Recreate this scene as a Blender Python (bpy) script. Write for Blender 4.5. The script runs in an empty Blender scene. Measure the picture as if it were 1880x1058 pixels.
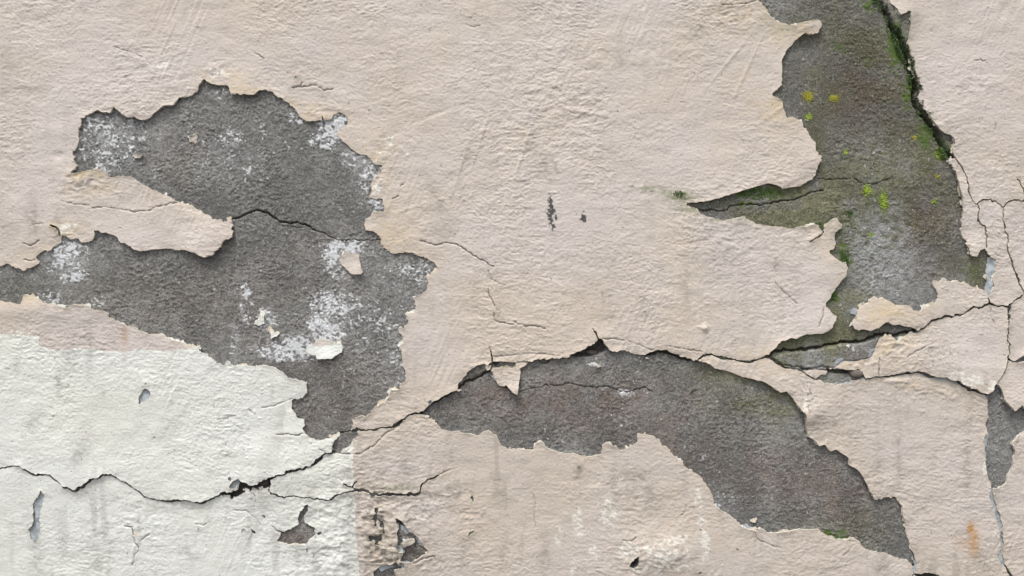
import bpy, math, random
import numpy as np
random.seed(4); RNG = np.random.default_rng(11)
scene = bpy.context.scene
COL = scene.collection
R_ = math.radians

# ------------------------------------------------------------------ camera, sky, sun, exposure
MM = 0.001                       # one photo unit of the wall = 1 mm
CX, CY, CZ = 940.0, 529.0, 1.35  # centre of the view on the wall, height above the pavement
cam_d = bpy.data.cameras.new('camera'); cam = bpy.data.objects.new('camera', cam_d); COL.objects.link(cam)
cam_d.sensor_width = 36.0; cam_d.lens = 28.0; cam_d.clip_start = 0.01; cam_d.clip_end = 300.0
DIST = 0.94 * cam_d.lens / 18.0 + 0.003
cam.location = (0.0, -DIST, CZ); cam.rotation_euler = (R_(90), 0, 0)
scene.camera = cam

SUN_EL, SUN_AZ = 66.0, 207.0      # azimuth from +Y clockwise
world = bpy.data.worlds.new("World"); scene.world = world; world.use_nodes = True
wn = world.node_tree; bgn = wn.nodes['Background']
sky = wn.nodes.new('ShaderNodeTexSky'); sky.sky_type = 'NISHITA'; sky.sun_disc = False
sky.sun_elevation = R_(SUN_EL); sky.sun_rotation = R_(SUN_AZ)
sky.air_density = 1.0; sky.dust_density = 6.0; sky.ozone_density = 1.0
hs = wn.nodes.new('ShaderNodeHueSaturation'); hs.inputs['Saturation'].default_value = 0.35
wn.links.new(sky.outputs[0], hs.inputs['Color']); wn.links.new(hs.outputs[0], bgn.inputs['Color'])
bgn.inputs['Strength'].default_value = 0.12
sl = bpy.data.lights.new('sun', 'SUN'); sl.energy = 1.5; sl.angle = R_(14); sl.color = (1.0, 0.96, 0.90)
so = bpy.data.objects.new('sun', sl); COL.objects.link(so)
el, az = R_(SUN_EL), R_(SUN_AZ)
from mathutils import Vector
sd_ = Vector((math.sin(az)*math.cos(el), math.cos(az)*math.cos(el), math.sin(el)))
so.rotation_euler = sd_.to_track_quat('Z', 'Y').to_euler(); so.location = sd_*5
vs = scene.view_settings; vs.view_transform = 'Standard'; vs.look = 'None'; vs.gamma = 1.0
vs.use_curve_mapping = False; vs.exposure = 0.66

# ------------------------------------------------------------------ helpers
def T(x0, y0, pts):              # tile coordinates of a 4.7x enlargement -> millimetres on the wall
    return [(x0 + x/4.7, y0 + y/4.7) for x, y in pts]

TABS = {}
def N(x, y, seed):               # lattice noise, about -1..1
    if seed not in TABS:
        TABS[seed] = np.random.default_rng(seed*7+1).uniform(-1, 1, (256, 256)).astype(np.float32)
    t = TABS[seed]
    xi = np.floor(x).astype(np.int32); yi = np.floor(y).astype(np.int32)
    u = (x-xi).astype(np.float32); v = (y-yi).astype(np.float32)
    u = u*u*u*(u*(u*6-15)+10); v = v*v*v*(v*(v*6-15)+10)
    x0 = xi & 255; x1 = (xi+1) & 255; y0 = yi & 255; y1 = (yi+1) & 255
    a = t[y0, x0]; b = t[y0, x1]; c = t[y1, x0]; d = t[y1, x1]
    return (a+(b-a)*u) + ((c+(d-c)*u) - (a+(b-a)*u))*v
def fbm(x, y, s, o, seed, g=0.5):
    r = 0; amp = 1.0; tot = 0
    for k in range(o):
        r = r + amp*N(x/s+17.3*k, y/s+9.1*k, seed+k); tot += amp; amp *= g; s *= 0.5
    return r/tot
def ss(a, b, x):
    t = np.clip((x-a)/(b-a), 0, 1); return t*t*(3-2*t)

def ragged(pts, amp, seed, step=3.2):   # a crack is never a clean line: resample and jog it
    r = np.random.default_rng(seed); P = np.array(pts, float); out = [P[0]]
    for a, b in zip(P[:-1], P[1:]):
        L = np.hypot(*(b-a)); n = max(1, int(L/step)); nrm = np.array([-(b-a)[1], (b-a)[0]])/(L+1e-9)
        k = np.arange(1, n+1)/n; off = r.normal(0, amp, n)*.8 + np.repeat(r.normal(0, amp, n//3+1), 3)[:n]*.8; off[-1] *= .3
        out += [a+(b-a)*t+nrm*o for t, o in zip(k, off)]
    return [tuple(p) for p in out]
class Grid:
    def __init__(s, x0, y0, x1, y1, g):
        s.x0, s.y0, s.g = x0, y0, g
        s.nx = int(round((x1-x0)/g))+1; s.ny = int(round((y1-y0)/g))+1
        s.xs = x0 + g*np.arange(s.nx); s.ys = y0 + g*np.arange(s.ny)
        s.X, s.Y = np.meshgrid(s.xs, s.ys)
    def win(s, xa, ya, xb, yb):
        i0 = max(0, int((xa-s.x0)/s.g)); i1 = min(s.nx, int((xb-s.x0)/s.g)+2)
        j0 = max(0, int((ya-s.y0)/s.g)); j1 = min(s.ny, int((yb-s.y0)/s.g)+2)
        return slice(j0, j1), slice(i0, i1), (i1 > i0 and j1 > j0)
    def seg_dist(s, out, p, q, R):
        sj, si, ok = s.win(min(p[0], q[0])-R, min(p[1], q[1])-R, max(p[0], q[0])+R, max(p[1], q[1])+R)
        if not ok: return
        X = s.X[sj, si]; Y = s.Y[sj, si]
        dx, dy = q[0]-p[0], q[1]-p[1]; L = dx*dx+dy*dy+1e-9
        t = np.clip(((X-p[0])*dx+(Y-p[1])*dy)/L, 0, 1)
        d = np.hypot(X-p[0]-t*dx, Y-p[1]-t*dy)
        np.minimum(out[sj, si], d, out=out[sj, si])
    def line(s, pts, R=45):
        out = np.full((s.ny, s.nx), float(R))
        for p, q in zip(pts[:-1], pts[1:]): s.seg_dist(out, p, q, R)
        return out
    def poly(s, pts, R=45):      # signed distance, positive inside
        out = np.full((s.ny, s.nx), float(R)); cnt = np.zeros((s.ny, s.nx+1), np.int32)
        P = list(pts)
        for p, q in zip(P, P[1:]+P[:1]):
            s.seg_dist(out, p, q, R)
            if p[1] == q[1]: continue
            a, b = (p, q) if p[1] < q[1] else (q, p)
            j0 = max(0, int(math.ceil((a[1]-s.y0)/s.g))); j1 = min(s.ny-1, int(math.ceil((b[1]-s.y0)/s.g))-1)
            if j1 < j0: continue
            js = np.arange(j0, j1+1); yy = s.ys[js]
            xc = a[0] + (yy-a[1])*(b[0]-a[0])/(b[1]-a[1])
            ic = np.clip(np.ceil((xc-s.x0)/s.g), 0, s.nx).astype(int)
            np.add.at(cnt, (js, ic), 1)
        ins = (np.cumsum(cnt, axis=1)[:, :s.nx] & 1).astype(bool)
        return np.where(ins, out, -out)

# ------------------------------------------------------------------ outlines of the bare patches
A = ([(-196, 512), (-150, 486), (-90, 478)] + T(0,320,[(0,785),(40,768),(78,765),(110,790),(150,810),(205,822),(255,810),(310,785),(335,765),(320,745),(300,720),(330,685),(380,660),(425,655),(460,630),(500,600),(525,590),(530,560),(525,540),(520,520),(535,520),(600,555),(650,552),(690,570),(710,585),(805,585),(810,540),(820,490),(860,487),(920,515),(985,530),(1045,585),(1095,600),(1135,630),(1160,655),(1210,662),(1350,648),(1430,638),(1510,652),(1610,655),(1680,680),(1770,722)])
 + T(360,320,[(155,692),(200,650),(235,605),(265,570),(315,540),(325,490),(315,430),(310,380),(245,405),(180,400),(140,375),(100,350),(40,315),(0,300)])
 + T(0,320,[(1800,355),(1750,325),(1690,300),(1655,262),(1590,262),(1530,240),(1480,210),(1440,185),(1350,150),(1290,125),(1210,75)])
 + T(0,120,[(1140,970),(1080,955),(1030,955),(990,968),(940,970),(930,930),(890,905),(850,895),(800,905),(740,910),(700,925),(640,932),(600,942),(630,915),(650,890),(670,870),(640,820),(650,790),(632,742),(660,720),(660,690),(680,650),(680,600),(685,540),(700,490),(700,462),(735,460),(740,435),(800,405),(860,395),(910,405),(955,415),(965,385),(985,360),(1020,385),(1050,420),(1100,445),(1150,450),(1190,475),(1240,478),(1300,455),(1350,410),(1400,365),(1420,350),(1500,350),(1520,315),(1550,285),(1640,268),(1690,225),(1720,175),(1760,118)])
 + T(360,120,[(110,148),(190,175),(285,175),(290,215),(310,248),(380,255),(450,260),(510,245),(550,215),(590,212),(655,225),(700,270),(745,290),(755,310),(805,325),(810,350),(860,378),(875,410),(900,445),(950,480),(1040,478),(1085,475),(1090,445),(1110,472),(1165,465),(1190,420),(1240,408),(1290,430),(1310,465),(1300,510),(1210,575),(1215,600),(1270,660),(1315,690),(1350,730),(1400,765),(1470,775),(1510,820),(1540,855),(1610,860),(1600,910),(1560,960),(1530,980)])
 + T(360,320,[(1540,5),(1530,50),(1500,95),(1515,130),(1490,195),(1550,215),(1610,210),(1640,290),(1620,340),(1560,325),(1520,325),(1510,360),(1465,385),(1455,440),(1465,485),(1530,490),(1580,535),(1600,570),(1600,610),(1650,660),(1690,682),(1770,685),(1820,672),(1875,682)])
 + T(760,400,[(45,330),(110,350),(180,385),(210,430),(180,475),(115,490),(115,520),(135,560),(110,610),(75,650),(50,675),(0,690),(0,745),(25,790),(0,825)])
 + T(360,520,[(1830,265),(1825,340),(1800,385),(1750,390),(1760,430),(1800,480),(1785,520),(1760,545),(1780,600),(1785,680)])
 + T(400,640,[(1600,160),(1630,220),(1615,290),(1575,310),(1565,350),(1530,360),(1500,360),(1480,385),(1475,415),(1440,470),(1400,470),(1390,495),(1350,495),(1320,550),(1265,590),(1210,590),(1160,620),(1175,640),(1145,680),(1155,705),(1200,685),(1225,690),(1220,710),(1190,720),(1210,735),(1185,770),(1165,800),(1130,850),(1080,875),(1050,905),(990,905),(990,840),(1010,790),(1045,760),(960,775),(900,780),(860,785),(800,765),(745,715),(735,690),(750,660),(745,610),(690,600),(655,545),(640,490),(640,450),(670,430),(735,430),(745,405),(765,380),(765,340),(750,315),(760,300),(700,270),(610,255),(600,235),(560,200),(500,165),(440,150),(385,140),(320,158),(260,150),(210,140),(140,145),(110,120),(75,110),(40,155)])
 + T(360,520,[(180,690),(110,640),(60,580),(0,550)])
 + T(0,520,[(1800,640),(1760,590),(1710,550),(1640,550),(1585,515),(1500,495),(1440,470),(1390,435),(1290,440),(1210,410),(1160,378),(1100,372),(1050,345),(1000,320),(950,300),(930,265),(900,240),(820,228),(745,190),(690,190),(660,180),(625,190),(600,210),(560,210),(510,195),(455,175),(385,170),(320,125),(265,108),(225,95),(205,110),(200,150),(185,185),(130,175),(80,160),(40,165),(0,150)])
 + [(-90, 556), (-140, 540), (-170, 522)])
B = ([(1372,-160),(1380,-60)] + T(1300,0,[(420,0),(430,15),(460,35),(500,80),(530,130),(580,185),(640,205),(700,222),(745,228),(775,205),(830,200),(870,185),(915,180),(955,190),(970,230),(960,265),(930,290),(880,302),(830,292),(800,320),(740,355),(720,390),(670,440),(655,480),(632,520),(635,570),(635,640),(635,720),(610,760),(580,785),(555,815),(580,845),(630,860),(640,900),(655,950)])
 + T(1240,200,[(950,60),(970,85),(1040,85),(1090,100),(1105,150),(1160,240),(1205,300),(1210,350),(1235,395),(1250,445),(1230,490),(1215,530),(1205,570),(1165,610),(1120,635),(1070,665),(1000,680),(920,690),(880,665),(830,648),(780,648),(700,668),(640,690),(570,705),(520,725),(450,745),(380,770),(320,785),(240,805),(180,812),(120,808),(95,818),(120,850),(180,870),(215,905),(265,930),(320,940),(400,965)])
 + T(1240,380,[(490,105),(590,82),(600,100),(660,122),(690,145),(760,155),(830,165),(910,172),(960,185),(1030,185),(1070,172),(1130,170),(1180,152),(1230,155),(1240,185),(1265,210),(1275,235),(1290,200),(1295,165),(1330,120),(1370,95),(1390,100),(1410,140),(1435,155),(1430,185),(1400,200),(1380,215),(1370,260),(1380,320),(1360,370),(1330,375),(1320,395),(1360,430),(1400,465),(1440,485),(1470,490),(1478,520),(1470,590),(1430,630),(1390,690),(1350,740),(1320,795),(1295,830),(1290,860),(1320,875),(1340,915),(1385,940),(1370,985),(1340,1030)])
 + T(1480,400,[(230,930),(190,970),(140,995),(60,1000),(0,1005)])
 + T(1380,560,[(410,270),(380,290),(340,282),(300,302),(250,310),(220,335),(195,375),(160,400),(135,435),(180,475),(210,490),(250,530),(330,535),(400,545),(480,560),(560,550),(650,548),(715,543),(735,525),(780,490),(830,495),(920,485),(1010,460),(1040,430),(1070,370),(1100,300),(1130,275),(1190,262),(1235,290),(1255,320),(1300,290),(1350,255),(1400,240),(1425,228),(1415,210),(1350,190),(1270,170),(1210,175),(1170,148),(1130,160),(1085,195),(1020,222),(960,208),(890,212),(870,180),(865,155),(895,125)])
 + T(1480,400,[(425,880),(430,820),(470,780),(540,740),(550,695),(600,690),(660,710),(720,715),(760,750),(850,755),(900,775),(920,800),(970,800),(1020,770),(1080,755),(1120,715),(1135,670),(1125,620),(1090,590),(1100,550),(1140,540),(1200,530),(1250,545),(1310,552),(1370,555),(1420,590),(1480,605),(1530,625),(1555,640),(1560,600),(1560,500),(1565,440),(1575,370),(1580,340),(1560,300),(1540,260),(1520,262),(1490,285),(1475,320),(1465,335),(1420,320),(1400,270),(1375,210),(1350,170),(1340,100),(1335,0)])
 + T(1480,200,[(1335,980),(1345,880),(1340,760),(1320,680),(1305,600),(1280,540),(1260,500),(1230,475),(1240,455),(1278,432),(1286,420),(1255,370),(1260,340),(1280,300),(1270,250),(1235,220),(1190,215),(1150,180),(1100,120),(1050,50)])
 + T(1480,0,[(1020,950),(985,880),(970,840),(985,760),(960,690),(930,650),(905,600),(915,530),(895,480),(880,410),(870,380),(885,320),(895,230),(895,110),(900,95),(860,115),(805,140),(780,110),(760,60),(740,30),(715,10)])
 + [(1622,-60),(1610,-160)])
C = T(1380,560,[(655,548),(740,550),(850,560),(920,555),(965,595),(985,635),(920,655),(860,670),(800,685),(740,690),(680,680),(600,662),(545,640),(590,615),(640,600),(650,580)])
D = T(1480,620,[(820,318),(900,300),(950,285),(1020,298),(1075,328),(1150,343),(1205,338),(1240,366),(1300,382),(1330,415),(1280,395),(1200,372),(1100,362),(1060,350),(1000,318),(950,305),(900,318)])
E = (T(1480,620,[(1632,390),(1655,410),(1680,460),(1695,530),(1730,575),(1785,630),(1830,590),(1845,575),(1870,620)])
 + [(1895,758),(1990,770),(1985,800),(1890,785)] + T(1480,620,[(1850,830),(1790,890),(1765,915),(1790,960),(1800,1000)])
 + T(1480,833,[(1785,50),(1785,110),(1750,170),(1720,260),(1700,285),(1650,295),(1612,300),(1615,380),(1640,470),(1665,510),(1690,580),(1688,700),(1698,800),(1693,860),(1698,930),(1740,1000),(1780,1060),(1850,1300),(1835,1300),(1752,1060),(1720,990),(1680,925),(1652,890),(1675,800),(1662,720),(1652,620),(1635,560),(1630,520),(1600,430),(1578,370),(1592,300),(1595,260),(1570,210),(1555,130),(1545,30)])
 + T(1480,620,[(1540,950),(1525,900),(1550,850),(1565,790),(1550,740),(1570,680),(1560,600),(1560,545),(1530,510),(1545,485),(1590,465),(1610,415)]))
E2 = T(1480,620,[(1733,186),(1800,200),(1830,172),(1880,148),(2300,40),(2300,120),(1880,205),(1820,214),(1770,203)])
F = (T(720,600,[(245,750),(300,690),(340,650),(400,625),(460,590),(520,560),(560,545),(570,500),(610,440),(670,380),(690,355),(740,330),(800,320),(820,335),(850,310),(870,300),(920,295),(1040,303),(1120,293),(1200,300),(1260,285),(1350,272),(1440,270),(1520,255),(1560,230),(1640,200),(1680,170),(1740,140),(1768,98),(1800,95)])
 + T(1080,600,[(130,110),(140,150),(180,195),(210,215),(280,205),(350,215),(400,235),(490,245),(530,220),(590,200),(680,195),(720,225),(790,255),(880,280),(950,288),(1020,320),(1090,355),(1140,365),(1220,390),(1290,420),(1400,450),(1500,468),(1560,500),(1600,530),(1650,565),(1700,555),(1740,590)])
 + T(1380,560,[(350,810),(410,890),(450,935),(455,960),(462,1050)])
 + T(1480,620,[(15,850),(60,880),(105,930),(155,920),(200,980),(250,965),(300,990)])
 + T(1480,833,[(345,20),(360,40),(360,95),(410,120),(465,165),(500,230),(540,310),(575,370),(572,395),(640,388),(690,370),(765,372),(800,420),(825,450),(830,520),(855,600),(870,690),(890,760),(905,820),(935,870),(945,950),(930,980),(900,950),(875,910),(820,912),(760,890),(680,855),(600,850),(530,835),(480,795),(455,750),(420,728),(380,730),(360,748),(270,742),(190,710),(140,690),(105,655)])
 + T(1240,833,[(1165,660),(1070,648),(980,668),(850,685),(790,680),(770,655),(700,645),(690,670),(640,650),(570,630),(520,570),(450,520),(370,475),(330,430),(325,370),(290,300),(240,220),(180,170),(120,145),(80,125),(45,60)])
 + T(1040,750,[(1010,510),(985,455),(920,400),(870,345),(825,315),(815,275),(740,240),(690,225),(620,215),(605,230),(615,270),(595,315),(550,320),(510,355),(460,360),(420,325),(355,290),(310,320),(310,350),(295,395),(210,415),(140,410),(60,390),(0,400)])
 + T(720,600,[(1340,1050),(1290,995),(1250,1000),(1210,1055),(1100,1060),(1000,1050),(940,1020),(920,990),(915,960),(870,920),(830,895),(790,905),(740,940),(650,920),(610,920),(570,895),(520,910),(440,885),(380,850),(340,810),(280,780)]))
HC = T(360,833,[(205,335),(290,322),(350,300),(370,230),(420,240),(490,275),(530,265),(560,235),(640,208),(655,250),(640,285),(560,305),(500,315),(440,330),(370,365),(300,395),(250,380),(212,355)])
HI = T(360,833,[(960,432),(972,450),(952,520),(930,560),(930,605),(980,620),(1025,640),(1025,700),(975,745),(950,790),(870,780),(820,790),(750,775),(695,755),(730,700),(740,670),(800,655),(850,630),(885,605),(876,560),(910,500),(940,450)])
HJ = T(680,833,[(215,550),(240,560),(280,580),(310,630),(340,670),(390,700),(430,740),(450,800),(500,845),(470,870),(400,900),(360,940),(290,935),(260,920),(290,850),(250,850),(225,810),(240,740),(225,680),(250,640),(220,590)])
HK = T(680,833,[(20,1020),(100,960),(160,950),(240,960),(205,1000),(225,1075),(30,1075)])
HL = T(1480,833,[(925,1035),(985,1040),(1020,1030),(1060,1026),(1105,1042),(1160,1062),(1120,1090),(980,1085)])
HM = T(1040,833,[(615,880),(622,930),(605,975),(575,985),(540,972),(550,930),(585,900)])
K1P = T(720,600,[(15,862),(60,808),(92,803),(82,838),(40,866)])
GV = T(1480,400,[(1732,768),(1768,762),(1748,882),(1728,862)])
SMALL = [T(360,833,[(478,648),(517,680),(502,702),(485,688)]), T(360,833,[(562,522),(604,533),(592,558),(568,546)]),
         T(680,833,[(870,355),(898,370),(895,420),(875,445)]), T(680,833,[(835,705),(850,680),(900,660),(885,690),(850,715)]),
         T(1040,833,[(1455,830),(1470,815),(1490,835)]), T(1040,833,[(1132,1020),(1165,1005),(1165,1035),(1140,1040)]),
         T(680,833,[(30,450),(70,470),(65,520),(40,510)]), T(680,833,[(30,560),(58,570),(55,630),(35,625)]),
         T(680,833,[(110,630),(130,640),(125,700),(112,690)]), T(360,833,[(1500,350),(1540,350),(1535,395),(1510,390)]),
         T(360,833,[(1010,840),(1035,850),(1020,910),(1008,890)]), T(360,833,[(950,815),(970,820),(962,870),(950,860)]),
         T(360,833,[(1045,690),(1082,672),(1078,695),(1055,705)])]
BARE = [A, B, C, D, E, E2, F, HC, HI, HJ, HK, HL, HM, K1P, GV] + SMALL
# chips that stop at the blue-grey undercoat
BLUE = [T(0,833,[(360,322),(392,365),(370,420),(358,490),(343,530),(340,580),(357,630),(337,690),(322,750),(302,795),(285,760),(265,740),(248,650),(285,620),(300,570),(293,500),(288,440),(308,400),(333,370)]),
        T(0,520,[(1250,910),(1290,925),(1312,945),(1292,990),(1240,1020),(1208,1040),(1198,990),(1218,950),(1238,915)]),
        T(1480,400,[(1577,345),(1636,362),(1632,440),(1612,520),(1617,590),(1600,630),(1565,690),(1550,640),(1558,560),(1560,450)]),
        T(360,833,[(383,655),(410,643),(432,665),(415,692),(393,690)]), T(360,833,[(278,205),(300,193),(317,215),(300,237),(283,225)]),
        T(360,833,[(290,280),(330,235),(372,215),(368,262),(350,300),(300,305)]),
        T(0,520,[(1255,855),(1272,860),(1268,880),(1255,875)]), T(1480,833,[(915,900),(960,955),(955,1020),(935,1040),(925,990),(945,950)]),
        T(720,600,[(300,650),(340,625),(345,650),(320,680)]),
        T(360,120,[(850,90),(870,95),(866,130),(850,125)]), T(1240,833,[(590,625),(625,605),(645,640),(640,655)])]
# extra undercoat showing along the broken rims, lying on the bare mortar
UNDER = [T(1380,560,[(700,545),(715,505),(740,475),(775,465),(800,500),(760,540)]), T(1380,560,[(1000,500),(1020,400),(1070,370),(1060,420),(1050,480)]),
         T(1480,620,[(1100,350),(1200,345),(1300,390),(1340,420),(1200,410),(1120,380)]), T(1480,620,[(1500,490),(1560,515),(1562,560),(1530,540)]),
         T(1480,833,[(1580,300),(1625,300),(1700,520),(1705,760),(1715,1058),(1640,1058),(1630,800),(1620,560)]),
         T(1480,620,[(1520,880),(1570,800),(1570,860),(1545,960),(1560,1058),(1520,1058)]), T(680,833,[(265,620),(330,650),(320,690),(275,660)]),
         T(680,833,[(225,790),(260,800),(290,850),(250,860)]), T(680,833,[(360,940),(280,935),(250,970),(420,1000)]), T(680,833,[(60,970),(170,940),(200,975),(90,1015)]),
         T(680,833,[(395,720),(440,750),(450,800),(420,780)]), T(1380,560,[(920,650),(985,630),(1030,650),(920,680),(800,700),(640,690),(640,675),(740,688)]),
         T(1480,400,[(380,795),(435,780),(430,830),(390,825)]), T(720,600,[(855,420),(890,420),(905,470),(880,460)])]
ISL = {
 'f1': T(360,320,[(1285,675),(1350,685),(1400,690),(1415,740),(1420,790),(1435,850),(1420,865),(1340,862),(1300,820),(1255,785),(1235,735),(1265,690)]),
 'f2': T(360,520,[(1000,530),(1060,490),(1110,480),(1150,495),(1180,520),(1240,518),(1265,545),(1260,600),(1200,625),(1180,650),(1110,655),(1050,655),(1035,620),(970,610),(960,580)]),
 'f3': T(0,120,[(1632,625),(1680,606),(1702,620),(1682,662),(1638,658)]),
 'f4': T(360,520,[(555,235),(600,232),(582,290),(582,350),(545,372),(506,355),(555,310)]),
 'f5': T(360,520,[(642,402),(680,428),(720,433),(660,482),(642,492)]),
 'f6': T(0,120,[(1140,770),(1180,780),(1230,776),(1215,800),(1170,800)]),
 'f7': T(720,600,[(842,375),(880,355),(1000,355),(1060,350),(1075,310),(1180,308),(1150,335),(1097,365),(1105,420),(1095,500),(1080,582),(1050,575),(1020,540),(985,508),(930,512),(890,460),(870,400)]),
 'f8': T(720,600,[(810,335),(860,330),(850,370),(815,380)]),
 'f9': T(720,600,[(1738,320),(1770,325),(1830,350),(1775,350)]),
 'f10': T(1080,600,[(480,255),(505,262),(535,278),(500,275)]),
 'f11': T(720,600,[(560,545),(605,535),(600,550),(570,556)]),
 'f12': T(1240,833,[(655,585),(705,570),(690,595),(668,600)]),
 'f13': T(680,833,[(275,780),(320,735),(385,730),(390,755),(330,790),(290,800)]),
}
CREAM = [(-900,612)] + T(0,520,[(0,442),(100,446),(335,460),(340,500),(345,540),(420,560),(540,582),(650,562),(850,572),(900,590),(1100,592),(1210,567),(1420,585),(1600,575),(1720,548),(1900,520)]) + [(470,560),(560,600)] \
  + T(360,520,[(960,540),(1060,548),(1160,535),(1260,515)]) + [(648,640),(648,860)] + T(360,833,[(1355,130),(1362,200),(1375,320),(1375,640),(1395,800),(1415,1058)]) + [(668,1400),(668,2400),(-900,2400)]
# cracks that cut right through the coat: (points, width)
CUT = [
 (T(1480,620,[(1735,180),(1760,196),(1800,205),(1840,195),(1880,180),(2300,80)]), 3.4), (T(1480,833,[(1600,300),(1592,350),(1612,400),(1640,480),(1655,530),(1672,620),(1678,720),(1688,800),(1672,880),(1690,928),(1730,1000),(1765,1060),(1842,1300)]), 4.0), (T(1480,620,[(1632,395),(1612,430),(1580,480)]), 4.0),
 (T(720,600,[(-5,870),(40,840),(80,805),(130,775),(200,748),(250,748)]), 4.2),
 (T(400,640,[(1560,660),(1530,678),(1450,685),(1390,690),(1330,700),(1215,703)]), 3.4),
 ([(-260,880),(-100,870)] + T(0,833,[(0,132),(60,115),(180,102),(200,130),(250,155),(300,183),(360,180),(440,180),(480,220),(520,250),(560,292),(590,290),(630,320),(660,320),(700,290),(740,260),(780,235),(870,205),(880,185),(930,182),(980,190),(1020,220),(1080,245),(1130,280),(1190,320),(1220,345),(1270,375),(1340,395),(1400,405),(1470,410),(1540,400),(1610,400),(1650,410),(1720,425),(1800,400),(1880,370),(1910,345)]), 4.0),
 (T(360,833,[(640,212),(720,180),(790,155),(860,137),(930,130),(1000,100),(1060,50),(1110,2)]) + T(400,640,[(930,905),(995,898)]), 5.0),
 (T(360,833,[(780,150),(830,140),(872,140)]), 6.0),
 (T(360,833,[(635,300),(650,345),(700,352),(780,368),(840,362),(970,382),(1060,392),(1150,400),(1190,370),(1230,352),(1300,335),(1390,312),(1450,312),(1520,350),(1600,352),(1700,342),(1800,355),(1880,352)]) + T(680,833,[(430,330),(440,270),(520,220),(590,185)]), 3.6),
 (T(360,833,[(1165,395),(1190,372),(1235,352)]), 6.5), (T(360,833,[(1390,312),(1450,318),(1520,352)]), 6.0), (T(360,833,[(1515,350),(1600,356),(1700,348),(1780,358),(1880,354)])+T(680,833,[(425,335)]), 5.4),
 (T(360,833,[(1350,290),(1385,240)]), 3.2), (T(360,833,[(1390,312),(1350,290),(1280,260)]), 3.0),
 (T(1480,200,[(1280,428),(1320,480),(1370,565),(1385,640),(1400,730),(1420,780),(1475,825),(1480,900),(1475,970)]) + T(1480,400,[(1475,0),(1490,40),(1545,80),(1555,150),(1550,262)]), 3.2),
 (T(1480,200,[(1475,825),(1540,785),(1640,795),(1705,850),(1750,800),(1830,785),(1880,790),(1990,780),(2300,760)]), 3.2),
 (T(1480,200,[(1880,790),(1882,690),(1820,610)]), 3.6),
 (T(1480,200,[(1705,850),(1695,950)]) + T(1480,400,[(1695,0),(1720,120),(1745,160),(1735,230),(1760,340),(1800,450),(1840,560),(1880,645)]), 3.1),
 (T(1480,400,[(1558,690),(1575,730),(1560,745),(1520,770),(1440,768),(1380,810),(1330,845),(1270,858),(1220,850),(1150,870),(1080,890),(1030,930),(985,960),(940,985)]), 4.6),
 (T(1480,400,[(1575,738),(1640,762),(1740,768),(1780,740),(1880,650),(2000,540),(2300,350)]), 4.0),
 (T(1480,400,[(1740,870),(1735,950),(1730,1060)]) + T(1480,620,[(1755,60),(1755,130),(1735,180),(1715,260),(1670,330),(1632,395)]), 3.4),
 (T(1080,600,[(945,280),(1020,240),(1060,238),(1130,265),(1200,275),(1280,295),(1360,305),(1420,300),(1480,275),(1545,262)]), 4.4),
 (T(1380,560,[(135,440),(180,478),(250,530),(400,546),(480,560),(560,550),(655,549)]), 5.0),
 (T(1380,560,[(400,546),(470,600),(545,642)]), 3.0),
 (T(1380,560,[(980,640),(1090,622),(1200,612),(1290,598)]) + T(1480,620,[(830,316),(900,308)]), 3.2),
 (T(1480,620,[(1290,385),(1340,412),(1420,445),(1500,478),(1550,485)]), 5.0),
 (T(1480,833,[(930,975),(938,1010),(935,1042)]), 3.4), (T(1480,833,[(1140,1055),(1240,1120),(1300,1400)]), 4.0),
 (T(1480,833,[(930,1045),(860,1120),(820,1300)]), 3.2),
 (T(1240,380,[(1270,225),(1262,245),(1210,272),(1160,297)]), 3.0),
 (T(0,320,[(440,440),(480,455),(508,485),(522,530)]), 4.0),
 (T(720,600,[(870,305),(855,250),(848,205)]), 3.0), (T(720,600,[(1770,98),(1762,65),(1745,40)]), 3.0),
 (T(360,833,[(690,665),(735,676)]), 3.2),
]
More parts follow.
